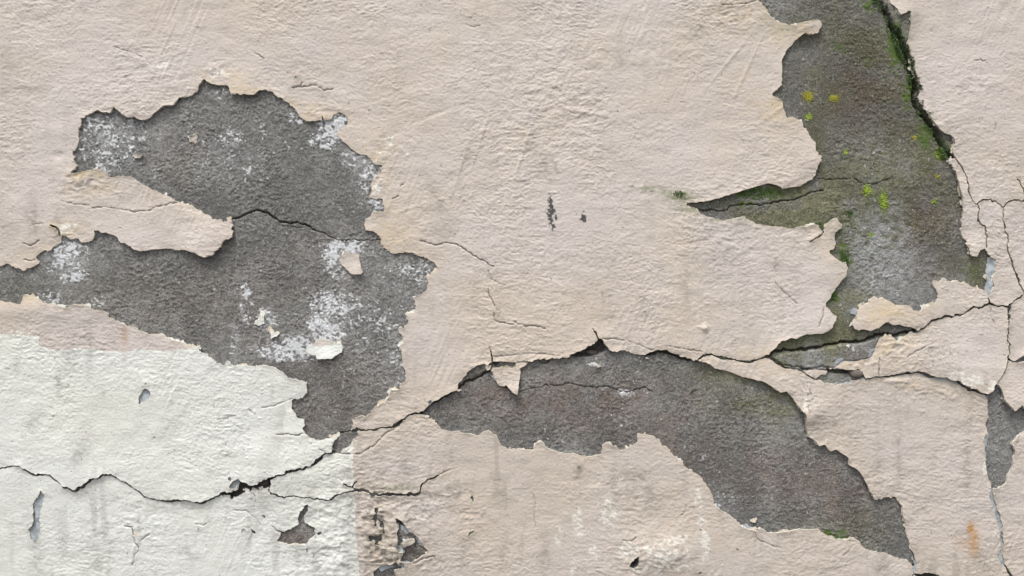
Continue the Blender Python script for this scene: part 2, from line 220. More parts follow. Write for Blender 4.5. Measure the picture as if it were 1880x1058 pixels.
# hairlines, pressed into the coat: (points, depth)
HAIR = [(T(400,640,[(1560,662),(1500,705),(1440,740),(1380,800),(1330,850),(1250,895),(1190,910),(1080,912),(985,908)]),2.8),(T(760,400,[(60,200),(200,235),(270,218),(360,228),(440,270),(530,330),(570,365),(620,380),(690,420)]),3.0),(T(760,400,[(640,450),(670,540),(790,580)]),1.4),
 (T(760,400,[(640,610),(650,680),(690,740),(720,800)]),2.2),(T(760,400,[(685,820),(700,880),(740,905),(860,920)]),3.0),(T(760,400,[(870,895),(900,920),(940,920),(970,940),(1030,930),(1090,940),(1130,955)]),3.0),
 (T(1080,600,[(120,100),(250,110),(350,125),(480,175),(560,200)]),2.0),(T(1080,600,[(650,165),(790,185),(860,195),(970,210),(1020,235)]),1.8),
 (T(720,600,[(848,205),(845,170)]),2),(T(720,600,[(1745,40),(1730,20)]),2),(T(720,600,[(870,250),(960,255),(1060,240),(1180,232),(1290,235),(1440,250)]),1.6),
 (T(0,320,[(530,230),(620,255),(770,270)]),1.6),(T(0,320,[(800,290),(900,280),(980,295),(1080,310),(1160,330),(1210,315),(1275,320),(1350,280),(1450,260),(1530,245)]),2.2),
 (T(0,320,[(270,440),(370,425)]),1.5),(T(0,320,[(200,598),(250,615),(300,600),(340,570)]),2.5),(T(0,320,[(210,738),(270,750),(300,735)]),2.0),
 (T(360,120,[(830,195),(900,185),(960,185),(1045,170)]),3.5),(T(360,120,[(900,185),(915,150)]),3.0),(T(360,120,[(1060,190),(1100,220),(1180,205)]),3.0),
 (T(1240,380,[(860,650),(920,720),(980,770),(1050,840)]),1.6),(T(1240,380,[(1275,870),(1265,950),(1235,1030)]),1.8),
 (T(0,833,[(1075,625),(1140,635),(1155,700),(1165,770),(1190,800),(1200,830),(1160,890),(1140,965)]),2.4),(T(0,833,[(1225,745),(1290,695)]),2.0),(T(0,833,[(1690,610),(1760,618),(1800,590)]),1.6),
 (T(400,640,[(0,615),(150,580)]),1.4),(T(400,640,[(380,515),(470,500),(570,460),(640,435)]),1.6),(T(400,640,[(510,740),(560,745),(600,735),(690,745),(740,730)]),3.0),(T(400,640,[(265,520),(290,545),(320,570)]),1.6),(T(400,640,[(880,870),(930,895)]),1.8),
 (T(1240,833,[(690,660),(710,740),(820,790),(910,815)]),1.7),(T(1240,833,[(1520,810),(1490,850),(1450,880)]),2.4),(T(1240,833,[(890,700),(892,780)]),1.2),
 (T(360,833,[(660,630),(690,665)]),2.2),(T(360,833,[(500,350),(515,430),(500,460)]),1.8),(T(360,833,[(320,490),(430,490),(520,560),(550,620)]),1.6),(T(360,833,[(1240,220),(1290,265)]),1.8),
 (T(1480,620,[(628,180),(622,340)]),2.4),(T(1300,0,[(420,5),(340,30),(200,50),(120,42)]),2.0),(T(1480,400,[(1585,770),(1590,860),(1630,930)]),1.4),
 (T(680,833,[(590,185),(680,145),(720,130)]),2.0),(T(680,833,[(1395,340),(1420,430),(1430,640)]),1.0),(T(680,833,[(370,940),(480,900),(555,885),(562,925)]),2.2),
 (T(680,833,[(540,970),(650,990)]),1.6),(T(700,200,[(100,775),(145,750)]),2.2),(T(700,200,[(165,675),(190,655)]),1.8),(T(1040,750,[(990,920),(1030,890),(1035,840)]),1.6),
 ([(208,86),(235,94),(262,106)],1.0),([(468,98),(478,104),(485,108)],2.5),([(855,45),(868,50),(882,47)],2.5),([(1826,240),(1827,228)],1.4),
 (T(1480,0,[(1450,525),(1490,520)]),1.6),(T(1480,0,[(1505,515),(1520,528),(1545,525)]),2.0),(T(1480,0,[(1140,930),(1185,900),(1215,880)]),1.4),
 (T(1480,400,[(20,205),(100,165),(140,150)]),2.2),(T(1380,560,[(1090,540),(1095,620)]),1.6),(T(1480,620,[(870,170),(960,110),(1090,45)]),1.6),
 (T(1040,833,[(485,745),(560,750),(595,720)]),2.0)]
# cracks in the bare mortar: (points, width, depth)
SUB = [(T(360,320,[(315,380),(370,370),(430,340),(500,315),(560,320),(620,335),(680,385),(740,410),(840,415),(930,430),(980,450),(1020,480)]),2.6,6),
 (T(360,320,[(1020,480),(1080,500),(1200,560),(1400,575),(1580,565)]),1.3,2),(T(360,320,[(740,440),(880,460),(970,455)]),1.0,1.5),
 (T(720,600,[(1085,560),(1180,545),(1260,525),(1330,505),(1420,510),(1520,490),(1620,510),(1720,520),(1880,515)])+T(1080,600,[(160,518),(260,550),(340,570),(420,540),(490,525),(560,570)]),1.3,2.2),
 (T(1080,600,[(890,585),(940,545)]),1.4,2),
 (T(1240,200,[(180,860),(260,880),(310,865),(390,885),(450,870),(500,835),(610,825),(700,825),(820,820),(900,795),(1020,785),(1100,755),(1180,715),(1280,700)]),1.9,4),
 (T(1240,200,[(1240,600),(1380,610),(1420,600),(1540,595),(1640,650),(1750,640),(1880,590)]),1.3,2),
 ([(1600,-160),(1608,-60)]+T(1480,0,[(640,0),(665,60),(690,120),(730,200),(770,290),(810,380),(850,470),(885,540),(905,620),(930,700),(935,780),(930,850),(970,940),(1040,1020)])+T(1480,200,[(1050,110),(1120,200),(1160,290),(1220,390),(1275,428)]),6.5,14),
 (T(1380,560,[(135,435),(220,398),(330,395),(440,380),(560,372),(660,345),(760,330),(880,325),(960,315),(1020,290),(1090,262),(1150,250),(1240,262),(1320,240),(1425,220)]),4.6,9),
 (T(720,600,[(565,530),(620,485),(700,460),(760,430),(840,385)]),4.0,7),
 (T(400,640,[(1050,730),(1120,720),(1200,715)]),1.8,3),
 (T(720,600,[(245,750),(300,690),(340,655),(400,628),(460,592),(520,562)]),4.0,8),
 (T(1080,600,[(500,245),(590,222),(690,222),(760,255),(850,280),(940,292)]),4.0,8),
 (T(1480,400,[(1540,240),(1560,265)]),4,6),
 (T(1480,833,[(1652,560),(1665,620),(1680,660),(1685,720),(1690,800),(1682,870)]),3.0,5)]
DEEP = [(T(720,600,[(1540,245),(1640,195),(1740,130),(1770,90),(1835,110),(1840,160),(1870,200),(1780,240),(1700,262),(1560,262)]),16),
        (T(720,600,[(1265,280),(1370,270),(1360,310),(1320,328),(1280,315)]),10), (T(1380,560,[(650,548),(740,550),(860,560),(900,590),(860,600),(720,595),(660,590)]),14),
        (HC,16),(HL,16),(T(1380,560,[(400,540),(520,548),(500,572),(440,565)]),12),(SMALL[0],10),(SMALL[1],10),(HM,12),
        (T(720,600,[(865,300),(920,295),(900,350),(862,340)]),9), (T(680,833,[(215,550),(240,560),(280,580),(300,620),(250,610)]),8),
        (T(1480,0,[(840,470),(890,480),(905,540),(870,545)]),10),(T(1480,0,[(900,640),(965,700),(985,780),(930,850),(905,780)]),8),
        (T(1480,200,[(1000,40),(1060,60),(1130,150),(1190,215),(1200,330),(1120,230)]),8), (GV,9), (K1P,6)]

CUT = [(ragged(p, .85, 500+k), w) for k, (p, w) in enumerate(CUT)]
HAIR = [(ragged(p, .75, 600+k), w) for k, (p, w) in enumerate(HAIR)]
SUB = [(ragged(p, .9, 700+k), w, d) for k, (p, w, d) in enumerate(SUB)]
# ------------------------------------------------------------------ fields on a grid
def blob(X, Y, x, y, rx, ry, rot=0):
    c, s = math.cos(R_(rot)), math.sin(R_(rot)); dx, dy = X-x, Y-y
    return np.exp(-((dx*c+dy*s)/rx)**2 - ((-dx*s+dy*c)/ry)**2)

def coat_field(G):
    X, Y = G.X, G.Y
    jag = 1.9*N(X/7.5, Y/7.5, 1) + 1.5*N(X/3.7, Y/3.7, 2)
    f = np.full(X.shape, 45.0)
    for p in BARE: f = np.minimum(f, -G.poly(p))
    f = f + jag*(0.35+0.75*ss(-.3, .5, N(X/60, Y/60, 3)))
    blue = np.full(X.shape, -45.0)
    for p in BLUE: blue = np.maximum(blue, G.poly(p))
    f = np.minimum(f, -blue + 0.6*jag)
    wob = 1 + 0.75*N(X/13, Y/13, 4) + 0.35*N(X/4, Y/4, 5)
    ck = np.full(X.shape, 45.0)
    for pts, w in CUT:
        d = G.line(pts) + 0.35*N(X/4, Y/4, 6)
        ck = np.minimum(ck, d - np.maximum(1.25, 0.42*w*wob))
    f = np.minimum(f, ck)
    rb = np.maximum(blob(X, Y, 692, 975, 26, 75), blob(X, Y, 722, 1030, 40, 30))
    f = np.where(rb > .2, np.minimum(f, 16*(.50 - rb*(.42+.62*fbm(X, Y, 13, 3, 123)))), f)
    for k, p in ISL.items(): f = np.maximum(f, G.poly(p) + 0.5*jag)
    cr = G.poly(CREAM) + 1.6*N(X/5, Y/5, 8) + 0.8*N(X/2.5, Y/9, 9) + 2.5*N(X/23, Y/40, 10)*ss(600, 640, 640-Y+600)
    return f, cr, blue, ck

def labels(mask):                # connected runs, union-find
    ny, nx = mask.shape; lab = np.zeros((ny, nx), np.int32); parent = [0]
    def find(a):
        while parent[a] != a: parent[a] = parent[parent[a]]; a = parent[a]
        return a
    prev = []
    for j in range(ny):
        d = np.diff(np.concatenate(([0], mask[j].view(np.int8), [0])))
        st = np.nonzero(d == 1)[0]; en = np.nonzero(d == -1)[0]; cur = []; k = 0
        for a, b in zip(st.tolist(), en.tolist()):
            l = 0
            while k < len(prev) and prev[k][1] <= a: k += 1
            kk = k
            while kk < len(prev) and prev[kk][0] < b:
                r = find(prev[kk][2])
                if l == 0: l = r
                elif r != l: parent[r] = l
                kk += 1
            if l == 0: l = len(parent); parent.append(l)
            lab[j, a:b] = l; cur.append((a, b, l))
        prev = cur
    root = np.array([find(i) for i in range(len(parent))], np.int32)
    return root[lab]

CASES = {1:[['a','ab','da']],2:[['b','bc','ab']],4:[['c','cd','bc']],8:[['d','da','cd']],3:[['a','b','bc','da']],6:[['b','c','cd','ab']],12:[['c','d','da','bc']],9:[['d','a','ab','cd']],
 7:[['a','b','c','cd','da']],14:[['b','c','d','da','ab']],13:[['c','d','a','ab','bc']],11:[['d','a','b','bc','cd']],5:[['a','ab','da'],['c','cd','bc']],10:[['b','bc','ab'],['d','da','cd']]}
def march(f):                    # quads, tris and rim edges of f > 0 (ids: node, NN+h-edge, 2NN+v-edge), with a node giving the component
    ny, nx = f.shape; NN = nx*ny; ins = f > 0
    c = ins[:-1,:-1]*1 + ins[:-1,1:]*2 + ins[1:,1:]*4 + ins[1:,:-1]*8
    quads, tris, rims = [], [], []
    def ids(j, i):
        n = j*nx+i
        return {'a':n,'b':n+1,'c':n+nx+1,'d':n+nx,'ab':NN+n,'cd':NN+n+nx,'da':2*NN+n,'bc':2*NN+n+1}
    j, i = np.nonzero(c == 15); m = ids(j, i)
    quads = np.stack([m['a'], m['d'], m['c'], m['b']], 1)
    qn = m['a']
    tn, rn = [], []
    for k, polys in CASES.items():
        j, i = np.nonzero(c == k)
        if not len(j): continue
        m = ids(j, i)
        for P in polys:
            node = m[[q for q in P if len(q) == 1][0]]
            for q in range(1, len(P)-1):
                tris.append(np.stack([m[P[0]], m[P[q+1]], m[P[q]]], 1)); tn.append(node)
            for q in range(len(P)):
                if len(P[q]) == 2 and len(P[(q+1) % len(P)]) == 2:
                    rims.append(np.stack([m[P[q]], m[P[(q+1) % len(P)]]], 1)); rn.append(node)
    cat = lambda L, w: np.concatenate(L) if L else np.zeros((0, w) if w else 0, int)
    return quads, qn, cat(tris, 3), cat(tn, 0), cat(rims, 2), cat(rn, 0)

def resolve(G, f, ids):          # position and governing inside node of every vertex id
    nx = G.nx; NN = G.nx*G.ny; kind = ids//NN; n = ids % NN
    j, i = n//nx, n % nx
    j2 = np.where(kind == 2, j+1, j); i2 = np.where(kind == 1, i+1, i)
    ff = f.ravel(); n2 = j2*nx+i2
    f0 = ff[n]; f1 = ff[n2]; t = np.where(kind == 0, 0.0, f0/np.where(kind == 0, 1.0, f0-f1)); t = np.clip(t, .02, .98)*(kind > 0)
    gov = np.where((kind > 0) & (f0 <= 0), n2, n)
    x = G.x0 + G.g*(i + (i2-i)*t); y = G.y0 + G.g*(j + (j2-j)*t)
    return x, y, gov

def world_co(x, y, h):
    return np.stack([(x-CX)*MM, -h*MM, CZ + (CY-y)*MM], 1)

def make_mesh(name, co, quads, tris, mats, attrs=None, rimstart=None, smooth=True):
    me = bpy.data.meshes.new(name)
    nq, nt = len(quads), len(tris)
    me.vertices.add(len(co)); me.vertices.foreach_set('co', np.ascontiguousarray(co, np.float32).ravel())
    me.loops.add(nq*4+nt*3); me.polygons.add(nq+nt)
    lv = np.concatenate([quads.ravel(), tris.ravel()]).astype(np.int32)
    me.loops.foreach_set('vertex_index', lv)
    ls = np.concatenate([np.arange(nq)*4, nq*4+np.arange(nt)*3]).astype(np.int32)
    me.polygons.foreach_set('loop_start', ls)
    me.polygons.foreach_set('loop_total', np.concatenate([np.full(nq, 4), np.full(nt, 3)]).astype(np.int32))
    for m in mats: me.materials.append(m)
    if rimstart is not None:
        mi = np.zeros(nq+nt, np.int32); mi[rimstart:nq] = 1; me.polygons.foreach_set('material_index', mi)
    me.polygons.foreach_set('use_smooth', np.full(nq+nt, smooth))
    for k, v in (attrs or {}).items():
        a = me.color_attributes.new(k, 'FLOAT_COLOR', 'POINT'); a.data.foreach_set('color', np.ascontiguousarray(v, np.float32).ravel())
    me.update(calc_edges=True)
    return me

def link(name, me, parent=None, **props):
    o = bpy.data.objects.new(name, me); COL.objects.link(o); o.parent = parent
    for k, v in props.items(): o[k] = v
    return o

# ------------------------------------------------------------------ materials
def nodes(mat):
    mat.use_nodes = True; nt = mat.node_tree; b = nt.nodes['Principled BSDF']; return nt, b
def mixc(nt, fac, a, b, mode='MIX'):
    m = nt.nodes.new('ShaderNodeMix'); m.data_type = 'RGBA'; m.blend_type = mode
    for s, v in ((m.inputs[0], fac), (m.inputs[6], a), (m.inputs[7], b)):
        if isinstance(v, (int, float)): s.default_value = v
        elif isinstance(v, tuple): s.default_value = (*v, 1)
        else: nt.links.new(v, s)
    return m.outputs[2]
def noise(nt, scale, detail=3, rough=0.55, co=None, sx=1, sz=1):
    t = nt.nodes.new('ShaderNodeTexNoise'); t.inputs['Scale'].default_value = scale
    t.inputs['Detail'].default_value = detail; t.inputs['Roughness'].default_value = rough
    tc = nt.nodes.new('ShaderNodeTexCoord'); mp = nt.nodes.new('ShaderNodeMapping'); mp.inputs['Scale'].default_value = (sx, 1, sz)
    nt.links.new(tc.outputs['Object'], mp.inputs[0]); nt.links.new(mp.outputs[0], t.inputs['Vector'])
    return t.outputs[0]
def ramp(nt, v, a, b, lo=0.0, hi=1.0):
    m = nt.nodes.new('ShaderNodeMapRange'); m.interpolation_type = 'SMOOTHSTEP'
    for k, q in zip(range(1, 5), (a, b, lo, hi)): m.inputs[k].default_value = q
    nt.links.new(v, m.inputs[0]); return m.outputs[0]
def mul(nt, a, b):
    m = nt.nodes.new('ShaderNodeMath'); m.operation = 'MULTIPLY'
    for s, v in ((m.inputs[0], a), (m.inputs[1], b)):
        if isinstance(v, (int, float)): s.default_value = v
        else: nt.links.new(v, s)
    return m.outputs[0]
def attr(nt, name):
    a = nt.nodes.new('ShaderNodeAttribute'); a.attribute_name = name
    s = nt.nodes.new('ShaderNodeSeparateColor'); nt.links.new(a.outputs['Color'], s.inputs[0])
    return s.outputs[0], s.outputs[1], s.outputs[2], a.outputs['Alpha']
def bump(nt, b, v, strength, dist):
    n = nt.nodes.new('ShaderNodeBump'); n.inputs['Strength'].default_value = strength; n.inputs['Distance'].default_value = dist
    nt.links.new(v, n.inputs['Height']); nt.links.new(n.outputs[0], b.inputs['Normal'])

def paint_mat(name, base, alt):
    m = bpy.data.materials.new(name); nt, b = nodes(m)
    dirt, yel, chalk, green = attr(nt, 'm1'); rust, mark, tone, wear = attr(nt, 'm2')
    c = mixc(nt, tone, base, alt)
    c = mixc(nt, ramp(nt, noise(nt, 9, 4), .35, .7, 0, .35), c, tuple(v*0.90 for v in base))
    c = mixc(nt, ramp(nt, noise(nt, 320, 3), .42, .75, 0, .28), c, tuple(v*0.72 for v in base))
    c = mixc(nt, yel, c, (0.56, 0.455, 0.295))
    c = mixc(nt, chalk, c, (0.74, 0.72, 0.66))
    c = mixc(nt, dirt, c, (0.17, 0.15, 0.125))
    c = mixc(nt, green, c, (0.12, 0.17, 0.05))
    c = mixc(nt, rust, c, (0.42, 0.225, 0.07))
    c = mixc(nt, mark, c, (0.055, 0.055, 0.06))
    nt.links.new(c, b.inputs['Base Color']); b.inputs['Roughness'].default_value = 0.62
    b.inputs['Specular IOR Level'].default_value = 0.3
    bump(nt, b, noise(nt, 210, 4, .65, sx=.6), 0.6, 0.0018)
    return m
PINK = (0.553, 0.492, 0.438); PINK2 = (0.572, 0.523, 0.494)
M_PINK = paint_mat('pink paint', PINK, PINK2)
M_CREAM = paint_mat('cream paint', (0.700, 0.710, 0.655), (0.70, 0.722, 0.690))
m = bpy.data.materials.new('broken plaster edge'); nt, b = nodes(m)
nt.links.new(mixc(nt, ramp(nt, noise(nt, 180, 4), .35, .65), (0.60, 0.57, 0.51), (0.40, 0.375, 0.33)), b.inputs['Base Color']); b.inputs['Roughness'].default_value = 0.9
M_EDGE = m
m = bpy.data.materials.new('blue grey undercoat'); nt, b = nodes(m)
c = mixc(nt, ramp(nt, noise(nt, 60, 4), .35, .65), (0.40, 0.44, 0.47), (0.27, 0.30, 0.32))
c = mixc(nt, ramp(nt, noise(nt, 240, 3), .5, .72, 0, .5), c, (0.62, 0.65, 0.66))
nt.links.new(c, b.inputs['Base Color']); b.inputs['Roughness'].default_value = 0.7; bump(nt, b, noise(nt, 300, 3), .4, .001)
M_UNDER = m
m = bpy.data.materials.new('older chalky coat'); nt, b = nodes(m)
c = mixc(nt, ramp(nt, noise(nt, 26, 3), .40, .60), (0.66, 0.65, 0.60), (0.54, 0.47, 0.35))
c = mixc(nt, ramp(nt, noise(nt, 260, 3), .46, .66, 0, .6), c, (0.30, 0.29, 0.27))
nt.links.new(c, b.inputs['Base Color']); b.inputs['Roughness'].default_value = 0.85; bump(nt, b, noise(nt, 300, 3), .5, .001)
M_OLD = m
m = bpy.data.materials.new('bare mortar'); nt, b = nodes(m)
white, brown, olive, crack_dark = attr(nt, 'm1'); pale, tone, green, lightgrain = attr(nt, 'm2')
c = mixc(nt, tone, (0.142, 0.142, 0.137), (0.300, 0.300, 0.290))
c = mixc(nt, mul(nt, brown, 1.1), c, mixc(nt, 1.0, c, (0.84, 0.715, 0.665), 'MULTIPLY'))
c = mixc(nt, olive, c, mixc(nt, 1.0, c, (0.74, 0.75, 0.47), 'MULTIPLY'))
c = mixc(nt, pale, c, (0.345, 0.355, 0.36))
g = noise(nt, 300, 3, .75)
c = mixc(nt, ramp(nt, g, 0.50, 0.36, 0, .58), c, (0.058, 0.047, 0.043))
c = mixc(nt, ramp(nt, noise(nt, 360, 2, .6), .54, .68, 0, .48), c, (0.36, 0.355, 0.33))
c = mixc(nt, lightgrain, c, (0.55, 0.54, 0.50))
c = mixc(nt, green, c, (0.085, 0.135, 0.030))
c = mixc(nt, white, c, (0.66, 0.68, 0.70))
c = mixc(nt, crack_dark, c, (0.05, 0.045, 0.036))  # painted darkness of the cracks and deep holes
nt.links.new(c, b.inputs['Base Color']); b.inputs['Roughness'].default_value = 0.92; b.inputs['Specular IOR Level'].default_value = 0.2
bump(nt, b, noise(nt, 330, 4, .75), 0.9, 0.0025)
M_MORTAR = m
def leafy(name, c1, c2):
    m = bpy.data.materials.new(name); nt, b = nodes(m)
    nt.links.new(mixc(nt, ramp(nt, noise(nt, 220, 2), .35, .65), c1, c2), b.inputs['Base Color']); b.inputs['Roughness'].default_value = .85
    return m
M_LICHEN = leafy('yellow lichen', (0.22, 0.22, 0.025), (0.36, 0.34, 0.03)); M_LIME = leafy('lime lichen', (0.17, 0.26, 0.03), (0.30, 0.40, 0.04))
M_MOSS = leafy('green moss', (0.035, 0.075, 0.018), (0.085, 0.14, 0.03)); M_DARK = leafy('dark moss', (0.012, 0.024, 0.009), (0.045, 0.075, 0.022))
m = bpy.data.materials.new('paving'); nt, b = nodes(m)
nt.links.new(mixc(nt, noise(nt, 6, 5), (0.12, 0.115, 0.11), (0.2, 0.195, 0.185)), b.inputs['Base Color']); b.inputs['Roughness'].default_value = .9
M_PAVE = m
m = bpy.data.materials.new('pebble'); nt, b = nodes(m)
nt.links.new(mixc(nt, noise(nt, 120, 4), (0.10, 0.08, 0.075), (0.17, 0.145, 0.13)), b.inputs['Base Color']); b.inputs['Roughness'].default_value = .9
M_PEBBLE = m

# ------------------------------------------------------------------ the setting: pavement and the wall itself
def box(name, x0, x1, y0, y1, z0, z1, mat, parent=None, **props):
    me = bpy.data.meshes.new(name)
    v = [(x, y, z) for z in (z0, z1) for y in (y0, y1) for x in (x0, x1)]
    me.from_pydata(v, [], [(0,2,3,1),(4,5,7,6),(0,1,5,4),(2,6,7,3),(0,4,6,2),(1,3,7,5)]); me.materials.append(mat)
    return link(name, me, parent, **props)
box('pavement', -30, 30, -40, 0.5, -0.2, 0.0, M_PAVE, kind='structure')
wall = link('old_wall', None, label='old rendered house wall with peeling pink and cream paint over grey mortar', category='wall', kind='thing')
wall.location = (0, 0, 0)
box('wall_core', -3.0, 3.0, 0.022, 0.30, 0.0, 2.9, M_MORTAR, wall)

FX0, FY0, FX1, FY1, GS = -30.0, -26.0, 1914.0, 1086.0, 8/6
G = Grid(FX0, FY0, FX1, FY1, GS); X, Y = G.X, G.Y
f, cr, blue, ck = coat_field(G)
lab_all = labels(np.ascontiguousarray(f > 0))
def at(x, y): return int(round((y-G.y0)/G.g)), int(round((x-G.x0)/G.g))

# ---- relief of the mortar
def mortar(G, f, fine=True):
    X, Y = G.X, G.Y; Z = np.zeros(X.shape)
    wx = X + 2.5*N(X/9, Y/9, 20); wy = Y + 2.5*N(X/9+5, Y/9, 21)
    u = wx*0.80+wy*0.60; v = -wx*0.60+wy*0.80
    # grains a little drawn out by the float that smoothed the mortar
    g1 = N((wx*.94-wy*.34)/5.4, (wx*.34+wy*.94)/3.6, 22); g2 = N(u/3.3, v/2.9, 23); g3 = N(X/11, Y/9, 24)
    g4 = np.clip(1-2.2*np.abs(N((wx*.94-wy*.34)/6.5+7, (wx*.34+wy*.94)/4.6, 26)), 0, 1)
    smo = np.clip(blob(X, Y, 1785, 505, 55, 50)+blob(X, Y, 1560, 610, 60, 36)+blob(X, Y, 1450, 630, 90, 26)+blob(X, Y, 1570, 648, 26, 14)+blob(X, Y, 1640, 60, 16, 70)+blob(X, Y, 1710, 560, 30, 30)+.6*ss(.1, .6, fbm(X, Y, 80, 2, 27)), 0, 1)
    gr = (1-.75*smo)*(.46+.42*ss(-.5, .5, fbm(X, Y, 50, 2, 28)))
    hb = gr*(0.80*g1 + 0.75*g2 + .45*N(X/2.7, Y/2.7, 29) - 0.7*g4*g4) + 0.40*g3 + 1.0*fbm(X, Y, 120, 3, 25)
    white = np.zeros(X.shape)
    if fine:
        for x, y, rx, ry, s in [(200,265,60,50,.56),(180,235,40,26,.62),(540,640,60,24,.7),(610,585,60,44,.55),(660,520,80,90,.28),(740,520,60,50,.45),(700,600,60,70,.40),(690,330,40,60,.45),(420,290,80,50,.38),(190,250,42,42,.62),(240,240,50,30,.5),(175,285,35,40,.55),(265,310,45,18,.35),(400,172,28,14,.45),(425,258,20,26,.62),(435,295,62,32,.42),(545,215,14,13,.8),(612,232,26,24,.95),(598,258,22,16,.8),(655,290,28,20,.6),(690,315,28,26,.62),
             (690,375,18,18,.7),(650,360,40,25,.35),(120,470,32,30,.82),(130,500,30,22,.7),(75,500,45,20,.35),(635,455,36,14,.85),(605,470,18,22,.8),(625,500,20,16,.65),(612,560,44,26,.8),(590,598,22,22,.95),(640,580,34,26,.6),(600,620,30,16,.9),(545,640,40,20,.98),(510,650,36,14,.75),
             (450,560,14,40,.62),(488,588,20,20,.8),(430,625,10,38,.6),(445,545,14,20,.55),(700,590,46,40,.5),(745,500,44,26,.55),(780,490,22,24,.65),(735,650,24,56,.55),(700,660,40,50,.35),(720,540,40,40,.42),(95,548,60,14,.55),(180,555,26,10,.55),(15,498,40,16,.35),
             (345,262,60,60,.2),(500,270,60,50,.28),(640,680,60,60,.25),(610,640,70,20,.4),(480,520,90,60,.2),(1150,745,90,60,.2),(1330,915,34,26,.4),(1240,770,60,40,.22),(1290,830,60,50,.2),(1050,810,80,30,.25),(1610,460,46,50,.30),(1640,520,46,40,.30),(1600,275,60,40,.25),(1510,200,50,40,.2),(1152,722,14,5,.9),(1095,670,18,6,.6),(1560,640,30,12,.5)]:
            r2 = ((X-x)/(rx*1.35))**2+((Y-y)/(ry*1.35))**2; white = np.maximum(white, s*np.exp(-np.minimum(r2, 30)**1.6))
    n = 0.62*N(wx/5.0, wy/4.4, 30) + 0.55*N(X/2.9, Y/2.9, 31) + 0.40*N(X/15, Y/15, 32) - .35*g4
    wm = ss(0.62, 0.84, white*0.98 + 0.50*n + 0.04)
    haze_ = 0.40*ss(0.12, .85, white)*ss(-.35, .6, N(X/3.3+5, Y/3.3, 39)+.5*N(X/12, Y/12, 45))
    spk = N(X/4.1+3, Y/4.1, 33); spk2 = N(X/70, Y/70, 34)
    grain = ss(0.74, 0.90, np.minimum(spk, N(X/3.6, Y/3.6+9, 38)+.45) + 0.06*spk2)
    hb = hb + 0.7*wm + 0.8*grain
    crk = np.zeros(X.shape)
    for pts, w, dep in SUB:
        d = G.line(pts) + 0.6*N(X/4, Y/4, 35); ww = w*(0.75+0.35*N(X/12, Y/12, 36))
        k = 1-ss(ww*0.25, ww*0.8+0.7, d); hb = hb - dep*k; crk = np.maximum(crk, k)
    for p, dep in DEEP:
        k = ss(-1.5, 4.5, G.poly(p)+N(X/5, Y/5, 37)); hb = hb - dep*k; crk = np.maximum(crk, 0.6*k)
    hb = hb - 3.5*(1-ss(0.0, 3.0, np.abs(ck)))*(ck < 2) if fine else hb
    # the slab right of the mossy crack and the one under the lower crack stand a little proud
    if fine:
        hb = hb + 3.0*ss(0, 5, G.poly(T(1480,0,[(665,0),(700,110),(780,270),(860,460),(905,560),(930,700),(1000,900),(1200,700),(1000,0)])))
        hb = hb + 4.0*ss(0, 4, G.poly(T(1380,560,[(150,440),(330,405),(560,382),(760,340),(960,325),(1090,272),(1160,300),(1100,520),(700,600),(300,560)])))
        hb = hb + 3.0*ss(0, 5, G.poly(T(720,600,[(560,540),(620,478),(760,422),(840,380),(870,300),(700,300),(560,440)])))
    brown = np.clip(sum(s*blob(X, Y, x, y, rx, ry) for x, y, rx, ry, s in [(330,560,220,70,.35),(560,480,150,80,.12),(600,730,120,90,.5),(320,290,50,50,.4),(900,720,120,60,.75),(1567,650,26,13,.7),(1250,820,120,60,.4),(1100,750,160,50,.8),(1130,720,120,40,.5),(1380,860,150,60,.75),(1540,920,90,60,.75),(1560,160,80,60,.7),(1580,240,120,40,.5),(1690,400,60,60,.8),(1620,150,70,50,.4),(545,985,40,30,.9),(755,1010,40,30,.8),(1700,470,60,50,.4)])*(0.75+0.5*N(X/30, Y/22, 40)), 0, 1)
    olive = np.clip(sum(s*blob(X, Y, x, y, rx, ry) for x, y, rx, ry, s in [(1560,330,190,120,.95),(1560,90,140,110,.8),(1690,300,90,140,.7),(1540,440,70,120,.9),(1400,380,160,50,.7),(1560,600,70,50,1.),(1450,630,90,40,1.),(1780,500,50,50,1.),(1460,690,90,30,.3),(1400,720,140,70,.5),(1420,740,90,70,.55),(1360,690,120,30,.4),(1560,980,90,50,.5),(80,540,120,60,.2)])*(0.75+0.6*N(X/34, Y/34, 41)), 0, 1)
    pale = np.clip(sum(s*blob(X, Y, x, y, rx, ry) for x, y, rx, ry, s in [(1475,662,60,16,.55),(1530,668,50,14,.45),(1610,640,34,14,.5),(1622,465,62,84,1.0),(1600,270,80,50,.3),(1690,540,60,50,.4),(1440,760,130,80,.30),(1850,820,40,90,.42),(120,485,50,40,.45),(230,260,90,60,.25),(1520,690,80,20,.4),(1830,265,30,30,.4)])*(0.7+0.7*N(X/9, Y/7, 42)), 0, .8)
    tone = np.clip(0.40+0.75*fbm(X, Y, 75, 4, 43, .6)+.25*blob(X,Y,1440,750,130,80)-.34*blob(X,Y,1560,150,110,170)-.2*blob(X,Y,1690,400,60,120)-.15*blob(X,Y,900,760,130,60)+0.30*g1+0.34*g2-.25*g4, 0, 1)
    gre = np.zeros(X.shape)
    for x, y, rx, ry, s in [(1540,85,40,20,.45),(1600,110,20,26,.4),(1400,355,60,16,.7),(1370,375,40,10,.5),(1550,475,18,34,.8),(1530,545,16,16,.8),(1600,360,30,40,.35),(1560,395,16,16,.5),(1645,90,18,60,.75),(1668,170,16,46,.7),(1700,240,18,44,.8),(1725,285,14,14,.6),(1600,5,22,18,.7),(1530,985,40,14,.8),(1500,420,60,20,.5),(1380,420,120,10,.4),(1500,260,30,30,.3),(1780,500,26,22,.45)]:
        gre = np.maximum(gre, s*blob(X, Y, x, y, rx, ry))
